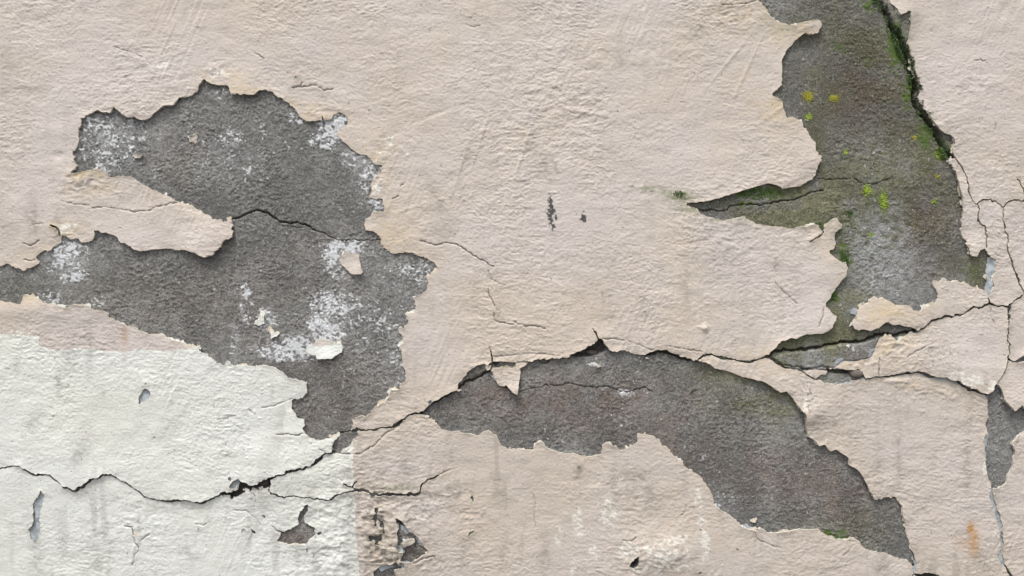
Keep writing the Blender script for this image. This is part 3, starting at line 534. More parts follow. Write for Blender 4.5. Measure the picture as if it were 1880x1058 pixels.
    gre = ss(.25, .75, gre*(1+.7*N(X/6, Y/6, 44)) + .05*g2)*.9
    crack_dark = np.clip(crk*1.0, 0, 1)*0.8  # crack darkness painted into the mortar colour, following the sunken cracks and holes
    m1 = np.stack([np.clip(wm*.85+haze_, 0, 1), brown, olive, crack_dark], -1)
    m2 = np.stack([pale, tone, gre, grain*.6*ss(-.4, .3, spk2)], -1)
    return hb, m1, m2

hb, bm1, bm2 = mortar(G, f)
# ---- relief of the painted coat
def coat(G, f, cr, fine=True):
    X, Y = G.X, G.Y
    wx = X + 5*N(X/33, Y/33, 51) + 1.5*N(X/9, Y/9, 101); wy = Y + 5*N(X/33+9, Y/33, 52) + 1.5*N(X/9, Y/9+7, 102)
    rough = np.clip(0.66 + 1.5*fbm(X, Y, 130, 3, 53) + .25*blob(X, Y, 1050, 330, 200, 330) - .35*blob(X, Y, 1650, 830, 140, 120) - .3*blob(X, Y, 1800, 90, 120, 120), 0.15, 1.5)
    def wrinkle(t, k):           # short crumpled brush and roller wrinkles lying along the direction t
        c_, s_ = math.cos(t), math.sin(t); a = wx*c_-wy*s_; b = wx*s_+wy*c_
        r1 = np.clip(1-2.6*np.abs(N(a/18, b/6.0, 103+k)), 0, 1); r2 = np.clip(1-2.4*np.abs(N(a/12, b/4.0, 107+k)), 0, 1)
        return .46*N(a/15, b/4.4, 111+k) + .30*N(a/7.5, b/3.2, 115+k) + .62*r1*r1 + .34*r2*r2
    zm = ss(-.25, .25, fbm(X, Y, 190, 2, 50))
    w1 = wrinkle(R_(10), 0)*zm + wrinkle(R_(-5), 1)*(1-zm); w2 = N(wx/3.4, wy/3.2, 55)
    h = 0.54*w1*rough + 0.36*w2*(.4+.6*rough) + 0.30*N(X/26, wy/14, 56)
    # trowel marks at a steep slant
    a = R_(66); u = X*math.cos(a)-Y*math.sin(a); v = X*math.sin(a)+Y*math.cos(a)
    tr = ss(.15, .7, fbm(X, Y, 170, 2, 58)); h = h + 0.38*tr*N(u/60, v/4.2, 59)
    h = h + 2.0*fbm(X, Y, 210, 3, 60) + 0.5*N(X/26, Y/22, 61)
    pim = ss(.62, .92, N(X/6.5, Y/6, 62)); pimz = ss(.05, .5, fbm(X, Y, 120, 2, 63)); h = h + 0.75*pim*pimz
    lump = np.zeros(X.shape); white = np.zeros(X.shape)
    crm = ss(-1, 1, cr)
    dirt = np.zeros(X.shape); yel = np.zeros(X.shape); rust = np.zeros(X.shape); mark = np.zeros(X.shape); green = np.zeros(X.shape)
    if fine:
        for x, y, rx, ry, s in [(690,960,36,85,4.2),(700,1020,40,50,4.0),(740,930,40,40,1.6),(595,945,45,40,2.2),(615,1020,44,60,3.0),(640,960,20,50,2.5),(800,915,70,26,2.0),(760,950,50,40,2.2),(860,945,40,30,1.6),(790,1035,50,20,1.6),(1220,1015,60,40,1.8),(150,335,46,18,2.4),(130,350,30,14,2),(1640,640,26,24,2.6),(1580,665,40,12,2.2),(1700,640,60,30,.9),(1060,190,90,50,1.2),(1080,120,120,60,.7),(710,270,34,34,1.6),(690,320,18,40,1.5),(400,130,36,20,1.4),(575,205,40,16,1.1),(850,930,50,50,.9),(930,900,70,50,.6),(1330,440,60,60,1.1),(1240,90,100,60,.7),(1730,720,60,16,1.6),(1350,30,60,26,1.2),(1000,500,90,70,.8),(1080,880,60,60,.7),(240,960,120,60,1.),(1180,350,60,20,.8),(1790,160,60,40,.8),(1470,20,20,16,1.5)]:
            lump = np.maximum(lump, s*blob(X, Y, x, y, rx, ry))
        ln = 0.6*N(wx/15, wy/9, 64) + 0.5*(1-2*np.abs(N(wx/11, wy/8, 65))) + .35*N(X/5.5, Y/5, 66)
        ln = ln + .5*fbm(X, Y, 9, 3, 121)
        h = h + 0.75*lump*ln
        rub = np.maximum(blob(X, Y, 690, 975, 34, 90), blob(X, Y, 725, 1020, 40, 40)); dirt = np.maximum(dirt, .8*rub*ss(.05, -.55, ln)); dirt = np.maximum(dirt, .3*np.clip(lump/3, 0, 1)*ss(.1, -.5, ln)*(1-crm)); rub2 = np.maximum(rub, .8*np.maximum(blob(X, Y, 760, 925, 70, 26), blob(X, Y, 740, 990, 60, 70))); dirt = np.maximum(dirt, .55*rub2*ss(-.1, .5, fbm(X, Y, 15, 4, 122, .65))); mark = np.maximum(mark, .6*rub2*ss(.42, .62, fbm(X, Y, 9, 3, 124, .7)))
        h = h - .35*np.exp(-((cr-1.5)/2.2)**2)*ss(600, 700, X) + 9*blob(X, Y, 1215, 1015, 62, 34) + 5*blob(X, Y, 560, 860, 90, 40) + 4*blob(X, Y, 120, 570, 160, 30)
        h = h + 6*blob(X, Y, 720, 1000, 60, 50)
        for x, y, rx, ry, rot, s in [(505,185,40,6,15,-1.5),(600,205,20,5,0,-1.2),(107,285,10,7,0,-2.5),(800,210,40,4,-20,-.8),(620,205,30,3,80,.6),(1065,205,60,4,10,1.0),(1480,52,24,4,-20,1.0),(1294,603,6,6,0,5),(1645,700,20,4,0,2.0),(885,250,3,60,18,.9),(960,280,3,60,18,.9),(845,310,3,50,18,.8),(1370,130,3,70,25,.8),(1340,110,3,60,40,.8),(1425,205,40,4,-35,.9)]:
            h = h + s*blob(X, Y, x, y, rx, ry, rot)
        for pts, dep in HAIR:
            d = G.line(pts, 12) + 0.6*N(X/5, Y/5, 67)
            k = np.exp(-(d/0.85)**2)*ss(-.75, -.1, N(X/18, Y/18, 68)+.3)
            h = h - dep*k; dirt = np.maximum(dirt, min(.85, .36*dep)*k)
            h = h + 0.13*dep*np.exp(-((d-4)/3.5)**2)*(0.5+0.5*N(X/25, Y/25, 69))
        for x, y, rx, ry, s in [(410,140,50,18,.55),(450,165,45,14,.5),(580,205,42,16,.75),(540,190,20,12,.5),(690,300,34,46,.5),(700,260,40,26,.35),(720,430,40,50,.45),(760,470,40,18,.35),(160,320,46,14,.75),(130,310,30,14,.4),(160,345,50,20,.45),(85,550,90,12,.5),(120,420,36,16,.6),(60,470,60,30,.25),(1370,30,70,40,.4),(1450,60,60,30,.5),(1430,200,70,30,.55),(1380,160,60,50,.3),(1400,660,130,30,.45),(1620,575,60,26,.6),(1640,640,40,40,.5),(1560,670,60,14,.5),(1530,430,40,50,.35),(1660,705,60,16,.4),(1730,715,40,14,.4),(690,960,40,80,.22),(1050,880,60,120,.15),(1300,940,120,100,.18),(870,960,100,80,.15),(1100,560,160,100,.12),(1250,540,60,120,.15),(940,260,120,160,.14),(820,860,26,18,.3)]:
            yel = np.maximum(yel, s*blob(X, Y, x, y, rx, ry))
        yel = yel*(0.65+0.6*N(X/14, Y/12, 70))*(1-.75*crm)
        for x, y, rx, ry, s in [(1115,945,30,40,.55),(1060,965,14,40,.6),(1025,985,10,30,.55),(1090,1015,12,22,.6),(1283,915,9,26,.85),(1288,960,12,14,.7),(1294,1000,10,34,.85),(1215,1015,66,28,.66),(1190,1045,50,18,.62),(1150,1010,16,24,.7),(1240,990,46,16,.55),(1235,1040,60,18,.5),(1052,1040,10,30,.5),(715,258,12,12,.8),(742,278,14,10,.6),(300,120,14,8,.6),(400,130,30,16,.6),(120,418,22,12,.8),(1480,745,10,16,.6),(1780,700,30,10,.8),(1760,690,40,12,.6),(1820,708,12,12,.7),(1808,860,5,18,1.),(695,300,10,40,.5),(690,350,10,14,.7),(680,395,8,14,.6),(755,330,14,8,.3),(1185,15,20,10,.5),(1830,310,16,4,.7),(560,645,14,6,.6),(625,820,30,14,.6),(1280,580,8,6,.5),(40,610,70,6,.5)]:
            white = np.maximum(white, s*blob(X, Y, x, y, rx, ry))
        white = .8*ss(.34, .72, white*(1+.7*N(X/7, Y/6, 71)+.6*N(X/3.2, Y/3.2, 72)))
        # dirt: named smears
        for x, y, rx, ry, rot, s in [(1013,395,8,32,-8,1.0),(1010,370,5,16,-8,.8),(1070,397,7,15,-8,.8)]:
            mark = np.maximum(mark, ss(.30, .65, s*blob(X, Y, x, y, rx, ry, rot)*(.85+1.2*N(X/3.2, Y/3.6, 73)+.4*N(X/7, Y/12, 74)))*.95)
        mk = blob(X, Y, 1482, 728, 14, 26)*ss(.30, .55, N(X/3.3, Y/3.3, 75)); mark = np.maximum(mark, .7*mk)
        mk = (blob(X, Y, 1730, 650, 40, 22)+blob(X, Y, 1185, 570, 16, 20)+blob(X, Y, 1100, 545, 10, 16))*ss(.52, .72, N(X/3.3, Y/3.6, 76)); mark = np.maximum(mark, .5*mk)
        mark = np.maximum(mark, .85*ss(.93, .985, N(X/3.6, Y/3.6, 77)))
        for x, y, rx, ry, rot, s in [(60,400,12,40,0,.5),(105,420,6,40,0,.35),(10,420,20,20,0,.3),(130,660,14,30,10,.35),(108,700,6,24,0,.5),(165,640,8,60,0,.3),(188,720,10,8,20,.4),(150,830,20,40,25,.35),(420,835,14,8,0,.5),(60,780,14,40,20,.25),(230,610,6,26,0,.3),(310,780,16,30,20,.2),(500,720,4,18,0,.35),(1000,300,20,16,40,.45),(975,260,12,30,20,.35),(1020,310,6,10,0,.5),(860,280,12,30,25,.25),(800,360,10,50,-25,.3),(815,420,20,30,-35,.3),(1063,860,8,10,0,.7),(1062,882,9,8,0,.7),(1190,895,12,40,-30,.35),(1195,930,20,20,0,.3),(1000,1020,10,40,0,.4),(925,1010,8,30,10,.35),(850,1010,10,40,0,.3),(745,860,16,50,0,.3),(1140,100,10,40,0,.25),(1300,480,40,50,0,.22),(1330,470,6,30,20,.3),(1425,490,10,10,0,.5),(1260,520,10,60,0,.3),(1520,770,40,16,-15,.4),(1640,720,40,30,0,.15),(1560,790,40,70,0,.2),(1650,830,8,70,0,.35),(1775,860,8,60,0,.35),(1610,850,10,60,0,.25),(1620,1040,14,40,0,.4),(1680,1030,10,30,0,.3),(1800,1030,16,26,-20,.35),(1470,200,40,6,-40,.3),(1280,60,20,20,0,.4),(1320,20,40,8,0,.4),(700,1000,30,60,0,.4),(660,975,14,14,0,.3),(545,800,30,10,0,.2),(430,900,40,10,0,.35),(310,925,60,10,0,.4),(150,905,30,10,0,.4),(640,960,14,20,0,.4),(235,85,40,8,20,.3),(590,180,20,16,0,.3),(545,150,8,10,0,.5),(70,1040,14,40,0,.3),(170,1000,20,30,0,.2),(575,1010,30,16,0,.25),(1180,560,12,30,0,.25),(720,895,60,8,0,.5),(1700,595,60,6,-15,.5),(1250,648,30,10,0,.3),(1640,690,30,6,0,.3)]:
            dirt = np.maximum(dirt, s*blob(X, Y, x, y, rx, ry, rot)*(0.7+.55*N(X/6, Y/6, 78)+.35*N(X/3.2, Y/3.2, 79)))
        rust = np.maximum(1.0*blob(X, Y, 1782, 972, 8, 14), .9*blob(X, Y, 1787, 992, 9, 26))
        rust = np.maximum(rust, .35*blob(X, Y, 1768, 995, 16, 14)); rust = np.maximum(rust, .55*blob(X, Y, 230, 617, 6, 16)*(1-crm)); rust = np.maximum(rust, .15*blob(X, Y, 230, 660, 4, 20))
        rust = np.maximum(rust, .6*blob(X, Y, 250, 981, 3, 4)); rust = rust*(.85+.3*N(X/9, Y/12, 80))
        for x, y, rx, ry, s in [(1247,360,22,12,.9),(1270,385,30,8,.5),(1190,347,30,5,.7),(1225,352,26,6,.6),(1290,392,40,5,.4),(1668,120,5,60,.5),(1712,215,6,30,.4),(1430,50,40,20,.25),(1475,60,20,20,.2),(1672,160,6,50,.4),(1738,260,5,40,.3),(1540,440,14,50,.2),(725,895,40,5,.35),(700,905,20,5,.35),(1330,405,60,6,.3)]:
            green = np.maximum(green, s*blob(X, Y, x, y, rx, ry)*(.7+.6*N(X/5, Y/5, 81)))
    # general rain streaks and grime
    st = ss(.12, .75, .6*N((X+6*N(X/30, Y/60, 140)+.03*Y)/18, Y/130, 82)+.40*N((X+4*N(X/20, Y/30, 141))/8, Y/70, 83)+.3*fbm(X, Y, 14, 3, 142)+.25*N(X/30, Y/30, 84))
    low = ss(500, 950, Y)
    dirt = np.maximum(dirt, (0.11+0.15*low)*st*ss(-.4, .5, N(X/90, Y/110, 85)))
    pit = np.clip(-(0.7*w1+0.3*w2)*rough, 0, 1); dirt = np.clip(dirt + 0.14*pit + 0.07*low + .05*np.clip(fbm(X, Y, 70, 3, 120), 0, 1), 0, .95)
    # thin, soiled rim next to the broken edges
    rim = np.exp(-np.clip(f, 0, None)/5.0); yel = np.clip(yel + .18*rim*(1-crm) + .10*np.clip(N(X/90, Y/90, 86), 0, 1)*(1-crm), 0, .9)
    tone = np.clip(.5 + 1.3*fbm(X, Y, 150, 4, 87) + .25*ss(500, 0, X)*ss(500, 0, Y) , 0, 1)
    # edges curl away a little
    amp = np.clip(0.2 + 3.6*fbm(X, Y, 45, 3, 88), -.8, 2.8)
    h = h + 3.7 + amp*np.exp(-np.clip(f, 0, None)/7.0)
    h = np.maximum(h, 1.2)
    m1 = np.stack([dirt, np.clip(yel, 0, 1), white*(1-.5*crm), np.clip(green, 0, 1)], -1)
    m2 = np.stack([rust, mark, tone, rim], -1)
    return h, m1, m2

h, pm1, pm2 = coat(G, f, cr)
# curled lips: a point on the piece, where the lip is, its radius and how far it stands off
LIFT = [((250,400),(380,462),45,9),((250,400),(410,425),40,6),((250,400),(250,455),60,4),((900,300),(445,165),34,5),((900,300),(240,215),40,4),((900,300),(590,215),24,6),((900,300),(300,180),60,3.5),
 ((900,300),(1500,295),40,7),((900,300),(1440,340),40,6),((900,300),(1330,370),60,4.5),((900,300),(1480,50),26,7),((900,300),(1545,490),40,6),((900,300),(1520,600),40,8),((900,300),(1450,635),50,6),((900,300),(1530,415),22,6),
 ((900,300),(1000,655),120,4),((900,300),(1095,635),30,5),((900,300),(860,680),60,4),((900,300),(1250,645),90,4),((900,300),(800,745),40,4),
 ((300,740),(390,650),40,4),((300,740),(540,690),40,6),((300,740),(560,800),60,8),((300,740),(600,815),34,8),((300,740),(380,900),90,8),((300,740),(200,880),70,6),((300,740),(140,895),50,7),((300,740),(490,870),60,9),((300,740),(60,855),60,4),
 ((560,870),(500,895),40,4),((1700,650),(1800,700),60,12),((1700,650),(1700,680),60,7),((1700,650),(1600,690),40,4),((1860,700),(1862,745),34,12),((1860,700),(1840,700),30,5),((1650,580),(1660,600),60,7),((1650,580),(1590,600),40,6),((1650,580),(1830,560),60,3),
 ((1800,150),(1655,25),26,8),((1800,150),(1740,230),40,4),((1780,430),(1792,462),26,6),((1780,430),(1765,380),40,4),((1350,668),(1300,655),34,6),((1350,668),(1400,700),60,5),((1350,668),(1488,757),26,12),((1350,668),(1440,710),40,5),
 ((1650,850),(1600,905),34,6),((1650,850),(1500,790),50,4),((1650,850),(1570,850),40,4),((1650,850),(1805,730),30,3),((900,950),(840,790),40,2),((615,650),(600,657),18,6),((935,700),(948,718),22,9),((935,700),(930,680),30,3),((643,485),(655,500),14,4),
 ((352,256),(352,256),200,-2.3),((482,588),(482,588),200,-2.3),((502,611),(502,611),200,-2.3),((252,286),(252,286),200,-2.4),((610,650),(610,650),200,-1.2),((643,485),(643,485),200,-1.0),((200,1000),(300,930),100,-1.2)]
LIFT_LAB = lab_all
hz = h.copy()
for sd, c, r, a in LIFT:
    l = lab_all[at(*sd)]
    if l == 0: print('LIFT seed in void', sd, c); continue
    sj, si, ok = G.win(c[0]-3*r, c[1]-3*r, c[0]+3*r, c[1]+3*r)
    d2 = ((X[sj,si]-c[0])**2+(Y[sj,si]-c[1])**2)/(r*r)
    hz[sj,si] += np.where(lab_all[sj,si] == l, ((.45 if sd == (300,740) else .66)*a if a > 0 else a)*np.exp(-d2), 0)

hb = np.where(f > -1.5, np.minimum(hb, hz-1.4), hb)
need = f < 9.0
cell = need[:-1,:-1] | need[1:,:-1] | need[:-1,1:] | need[1:,1:]
jj, ii = np.nonzero(cell); n0 = jj*G.nx+ii
q = np.stack([n0, n0+G.nx, n0+G.nx+1, n0+1], 1)
used, inv = np.unique(q, return_inverse=True); q = inv.reshape(q.shape)
co = world_co(X.ravel()[used], Y.ravel()[used], hb.ravel()[used])
link('bare_mortar', make_mesh('bare_mortar', co, q, np.zeros((0,3), int), [M_MORTAR], {'m1': bm1.reshape(-1,4)[used], 'm2': bm2.reshape(-1,4)[used]}), wall,
     label='grey sandy mortar bared where the paint has peeled')

PIECES = [((900,300),'pink_coat','large pink painted sheet that wraps the upper left and the middle'),((300,740),'cream_coat','cream sheet with a torn right edge above the long wavy crack'),((80,585),'pink_coat','pink painted strip along the top of the cream sheet'),
 ((200,1000),'cream_coat','cream sheet below the wavy crack with grey chips'),((560,870),'cream_coat','small cream wedge between two cracks beside the pink paint'),((900,950),'pink_coat','pink sheet along the bottom with chalky white drips'),
 ((1650,850),'pink_coat','pink sheet at lower right with a rust stain'),((1700,650),'pink_coat','buckled pink sheet between two long cracks at right'),((1650,580),'pink_coat','pink tongue lying under the mossy bare patch'),((1800,150),'pink_coat','smooth pink sheet at upper right beside the mossy crack'),
 ((1780,430),'pink_coat','narrow pink strip hanging beside the mossy bare patch'),((1820,480),'pink_coat','tall pink strip between two hairline cracks'),((1870,480),'pink_coat','pink sheet at the right edge beyond a hairline crack'),((1870,620),'pink_coat','pink piece right of the forked crack'),
 ((1860,720),'pink_coat','pointed pink flake curling off at the right edge'),((1870,900),'pink_coat','pink sheet right of the blue-grey crack'),((1500,686),'paint_flake','small pale chip wedged in the crack'),
 ((935,700),'paint_flake','pink flake hanging from the crack over bare mortar'),((643,485),'paint_flake','lone pink flake left on the grey mortar'),((610,650),'paint_flake','lone cream flake with pink top left on the grey mortar')]
def build_coat(G, f, cr, z, m1, m2, fine=True, skipcells=None):
    for cname, fld, mat in (('pink', np.minimum(f, -cr), M_PINK), ('cream', np.minimum(f, cr), M_CREAM)):
        qd, qn, tr, tn, rm, rn = march(fld)
        lab = labels(np.ascontiguousarray(fld > 0)).ravel()
        if not fine: lab = (lab > 0).astype(np.int32)
        cnt = np.bincount(lab[lab > 0]); comps = [l for l in np.nonzero(cnt)[0] if l > 0 and cnt[l] >= 7]
        named = {}
        if fine:
            for sd, nm, lb in PIECES:
                j, i = at(*sd); l = lab[j*G.nx+i]
                if l and l not in named: named[l] = (nm, lb)
        lq, lt, lr = lab[qn], lab[tn], lab[rn]
        tiny = []
        for l in comps:
            Q = qd[lq == l]; Tt = tr[lt == l]; Rr = rm[lr == l]
            if not fine:
                jj, ii = (Q[:,0]//G.nx), Q[:,0] % G.nx
                Q = Q[~skipcells[jj, ii]]
                if len(Q) == 0: continue
                keep = lambda ids: np.array([True]*0)
                tj = (tn[lt == l]//G.nx); ti = tn[lt == l] % G.nx
                kk = ~skipcells[np.minimum(tj, skipcells.shape[0]-1), np.minimum(ti, skipcells.shape[1]-1)]; Tt = Tt[kk]
                tj = (rn[lr == l]//G.nx); ti = rn[lr == l] % G.nx
                kk = ~skipcells[np.minimum(tj, skipcells.shape[0]-1), np.minimum(ti, skipcells.shape[1]-1)]; Rr = Rr[kk]
            used, inv = np.unique(np.concatenate([Q.ravel(), Tt.ravel()]), return_inverse=True)
            x, y, gov = resolve(G, fld, used)
            hh = z.ravel()[gov]
            co = world_co(x, y, hh); A1 = m1.reshape(-1,4)[gov]; A2 = m2.reshape(-1,4)[gov]
            Qi = inv[:Q.size].reshape(-1,4); Ti = inv[Q.size:].reshape(-1,3); nv = len(used); nq = len(Qi)
            if len(Rr):
                rid = np.unique(Rr); pos = np.searchsorted(used, rid)
                rx, ry, rg = resolve(G, fld, rid); zt = z.ravel()[rg]
                depth = np.maximum(zt - 3.2 - 1.0*N(rx/9, ry/9, 90), -1.5) if fine else np.full(len(rid), -2.0)
                depth = np.where(zt < 5.4, -1.5, depth)
                co = np.concatenate([co, co[pos], world_co(rx, ry, depth)])
                A1 = np.concatenate([A1, A1[pos], A1[pos]]); A2 = np.concatenate([A2, A2[pos], A2[pos]])
                a_ = np.searchsorted(rid, Rr[:,0]); b_ = np.searchsorted(rid, Rr[:,1]); n = len(rid)
                Qi = np.concatenate([Qi, np.stack([nv+a_, nv+b_, nv+n+b_, nv+n+a_], 1)])
            nm, lb = named.get(l, ('paint_flake' if cnt[l] < 1400 else cname+'_coat', None))
            if not fine: nm, lb = 'surrounding_coat', None
            me = make_mesh(nm, co, Qi, Ti, [mat, M_EDGE], {'m1': A1, 'm2': A2}, nq)
            o = link(nm, me, wall)
            if lb: o['label'] = lb
build_coat(G, f, cr, hz, pm1, pm2)

# ---- blue-grey undercoat showing in chips and along rims
un = np.full(X.shape, -45.0)
for p in BLUE + UNDER: un = np.maximum(un, G.poly(p, 20)+1.0)
un = un + 1.2*N(X/6, Y/6, 95) + .8*N(X/3.2, Y/3.2, 96)
for p, dep in DEEP[:2]: un = np.minimum(un, -G.poly(p, 20))
un = np.minimum(un, 9-f)
qd, qn, tr, tn, rm, rn = march(un); lab = labels(np.ascontiguousarray(un > 0)).ravel(); cnt = np.bincount(lab[lab > 0])
uz = np.maximum(1.6 + .5*N(X/7, Y/7, 97) + .3*N(X/3.3, Y/3.3, 98), hb+.6); uz = np.where(f > -1.5, np.minimum(uz, hz-.7), uz)
for l in [l for l in np.nonzero(cnt)[0] if l and cnt[l] > 8]:
    Q = qd[lab[qn] == l]; Tt = tr[lab[tn] == l]
    used, inv = np.unique(np.concatenate([Q.ravel(), Tt.ravel()]), return_inverse=True)
    x, y, gov = resolve(G, un, used)
    link('undercoat', make_mesh('undercoat', world_co(x, y, uz.ravel()[gov]), inv[:Q.size].reshape(-1,4), inv[Q.size:].reshape(-1,3), [M_UNDER]), wall)

gy_, gx_ = np.gradient(f, GS); jr = N(X/16, Y/16, 130)+.7*N(X/5, Y/5, 131)
wd = 4.2*(.25+jr)*np.clip(.15+.75*gy_+.55*gx_, 0, 1.2)*ss(-.25, .25, N(X/95, Y/95, 132)+.15)*(ck > 3) + 1.5*np.clip(jr, 0, 1)*(ck > 3) - .3
oc = np.minimum(f+wd, 7-f)
qd, qn, tr, tn, rm, rn = march(oc); lab = labels(np.ascontiguousarray(oc > 0)).ravel(); cnt = np.bincount(lab[lab > 0])
oz = 1.9 + .4*N(X/9, Y/9, 133) + .35*N(X/3.6, Y/3.6, 134) + .25*np.clip(f, -4, 0)
oz = np.maximum(oz, hb+.5); oz = np.where(f > -1.0, np.minimum(oz, hz-.6), oz)
for l in [l for l in np.nonzero(cnt)[0] if l and cnt[l] > 30]:
    Q = qd[lab[qn] == l]; Tt = tr[lab[tn] == l]
    used, inv = np.unique(np.concatenate([Q.ravel(), Tt.ravel()]), return_inverse=True)
    x, y, gov = resolve(G, oc, used)
    link('older_coat', make_mesh('older_coat', world_co(x, y, oz.ravel()[gov]), inv[:Q.size].reshape(-1,4), inv[Q.size:].reshape(-1,3), [M_OLD]), wall)

# ---- the same wall carried on beyond the detailed part, on a coarser grid
G2 = Grid(FX0-8*130, FY0-8*60, FX0+8*390, FY0+8*232, 8.0)
f2, cr2, bl2, ck2 = coat_field(G2)
h2, q1, q2 = coat(G2, f2, cr2, False); ck = ck2
sc = ((G2.X[:-1,:-1] >= FX0-.1) & (G2.X[:-1,:-1]+8 <= FX1+.1) & (G2.Y[:-1,:-1] >= FY0-.1) & (G2.Y[:-1,:-1]+8 <= FY1+.1))
build_coat(G2, f2, cr2, h2, q1, q2, False, sc)
hb2, b1, b2 = mortar(G2, f2, False)
need = f2 < 20; cell = (need[:-1,:-1] | need[1:,1:] | need[:-1,1:] | need[1:,:-1]) & ~sc
jj, ii = np.nonzero(cell); n0 = jj*G2.nx+ii; q = np.stack([n0, n0+G2.nx, n0+G2.nx+1, n0+1], 1)
used, inv = np.unique(q, return_inverse=True)
link('surrounding_mortar', make_mesh('surrounding_mortar', world_co(G2.X.ravel()[used], G2.Y.ravel()[used], np.minimum(hb2.ravel()[used], 1.0)), inv.reshape(q.shape), np.zeros((0,3), int), [M_MORTAR], {'m1': b1.reshape(-1,4)[used], 'm2': b2.reshape(-1,4)[used]}), wall, kind='stuff')

# ------------------------------------------------------------------ stones caught in the cracks
ICO_V = None
def ico():
    t = (1+5**.5)/2
    v = np.array([(-1,t,0),(1,t,0),(-1,-t,0),(1,-t,0),(0,-1,t),(0,1,t),(0,-1,-t),(0,1,-t),(t,0,-1),(t,0,1),(-t,0,-1),(-t,0,1)], float); v /= np.linalg.norm(v[0])
    fc = np.array([(0,11,5),(0,5,1),(0,1,7),(0,7,10),(0,10,11),(1,5,9),(5,11,4),(11,10,2),(10,7,6),(7,1,8),(3,9,4),(3,4,2),(3,2,6),(3,6,8),(3,8,9),(4,9,5),(2,4,11),(6,2,10),(8,6,7),(9,8,1)])
    return v, fc
IV, IF = ico()
def subdiv(v, fc):
    v = [tuple(p) for p in v]; cache = {}; out = []
    def mid(a, b):
        k = (min(a, b), max(a, b))
        if k not in cache:
            p = (np.array(v[a])+np.array(v[b])); p = p/np.linalg.norm(p); cache[k] = len(v); v.append(tuple(p))
        return cache[k]
    for a, b, c in fc:
        d, e, g = mid(a, b), mid(b, c), mid(c, a); out += [(a,d,g),(d,b,e),(g,e,c),(d,e,g)]
    return np.array(v), np.array(out)
SV, SF = subdiv(*subdiv(IV, IF))
def stone(name, px, py, hh, rx, ry, rz, mat, seed, parent, **props):
    r = 1 + .16*N(SV[:,0]*1.6+seed, SV[:,1]*1.6+SV[:,2]*1.3, 91) + .05*N(SV[:,0]*5+seed, SV[:,2]*5+SV[:,1]*4, 92)
    v = SV*r[:,None]
    co = world_co(px+v[:,0]*rx, py+v[:,1]*ry, hh+v[:,2]*rz)
    return link(name, make_mesh(name, co, np.zeros((0,4), int), SF[:, ::-1], [mat]), parent, **props)
stone('stone', 1573, 687, -1, 14, 8.5, 9, M_PEBBLE, 1.3, wall, label='brown stone lodged in the wide crack')
stone('stone', 750, 996, 0, 11, 6, 4, M_UNDER, 4.1, wall, label='pale lump in the jagged hole')
stone('stone', 997, 663, -4, 9, 5, 6, M_PEBBLE, 7.7, wall)
stone('stone', 1088, 648, -12, 12, 5, 8, M_PEBBLE, 2.2, wall)
stone('stone', 482, 890, -12, 9, 7, 7, M_PEBBLE, 9.2, wall)

# ------------------------------------------------------------------ lichen and moss
def base_h(x, y):
    j, i = at(np.clip(x, G.x0, FX1), np.clip(y, G.y0, FY1)) if np.isscalar(x) else (np.rint((np.clip(y, G.y0, FY1)-G.y0)/G.g).astype(int), np.rint((np.clip(x, G.x0, FX1)-G.x0)/G.g).astype(int))
    return np.where(f[j, i] > 0.5, hz[j, i], hb[j, i])
def granules(name, x, y, mat, r0, r1, rng, **props):   # crusty thallus: many small flattened lobes pressed on the wall
    n = len(x); r = rng.uniform(r0, r1, n); hh = base_h(x, y)
    v = IV[None]*r[:,None,None]*(1+.25*rng.uniform(-1, 1, (n, 12, 1)))
    co = world_co((x[:,None]+v[:,:,0]).ravel(), (y[:,None]+v[:,:,1]).ravel(), (hh[:,None]+.2*r[:,None]+v[:,:,2]*.65).ravel())
    tr = (IF[None, :, ::-1]+12*np.arange(n)[:,None,None]).reshape(-1, 3)
    return link(name, make_mesh(name, co, np.zeros((0,4), int), tr, [mat]), None, **props)
def leaves(name, x, y, mat, l0, l1, rng, lift=0.0, **props):   # moss: small pointed leaves standing off the wall
    n = len(x); L = rng.uniform(l0, l1, n); hh = base_h(x, y)+lift; a = rng.uniform(0, 2*math.pi, n); w = L*.32; tip = rng.uniform(.3, .95, n)*L
    ca, sa = np.cos(a), np.sin(a)
    p0 = world_co(x-sa*w, y+ca*w, hh-.6); p1 = world_co(x+sa*w, y-ca*w, hh-.6)
    p2 = world_co(x+ca*L*.55+sa*w*.8, y+sa*L*.55-ca*w*.8, hh+tip*.7); p3 = world_co(x+ca*L*.55-sa*w*.8, y+sa*L*.55+ca*w*.8, hh+tip*.7); p4 = world_co(x+ca*L, y+sa*L-.25*L, hh+tip)
    co = np.stack([p0,p1,p2,p3,p4], 1).reshape(-1, 3); k = 5*np.arange(n)[:,None]
    tr = np.concatenate([k+np.array([[0,1,2]]), k+np.array([[0,2,3]]), k+np.array([[3,2,4]])])
    return link(name, make_mesh(name, co, np.zeros((0,4), int), tr, [mat], smooth=False), None, **props)
def spread(x, y, rx, ry, n, rng, p=2.0):
    a = rng.uniform(0, 2*math.pi, n); r = rng.uniform(0, 1, n)**(1/p)*rng.uniform(.6, 1, n)
    return x+np.cos(a)*r*rx, y+np.sin(a)*r*ry
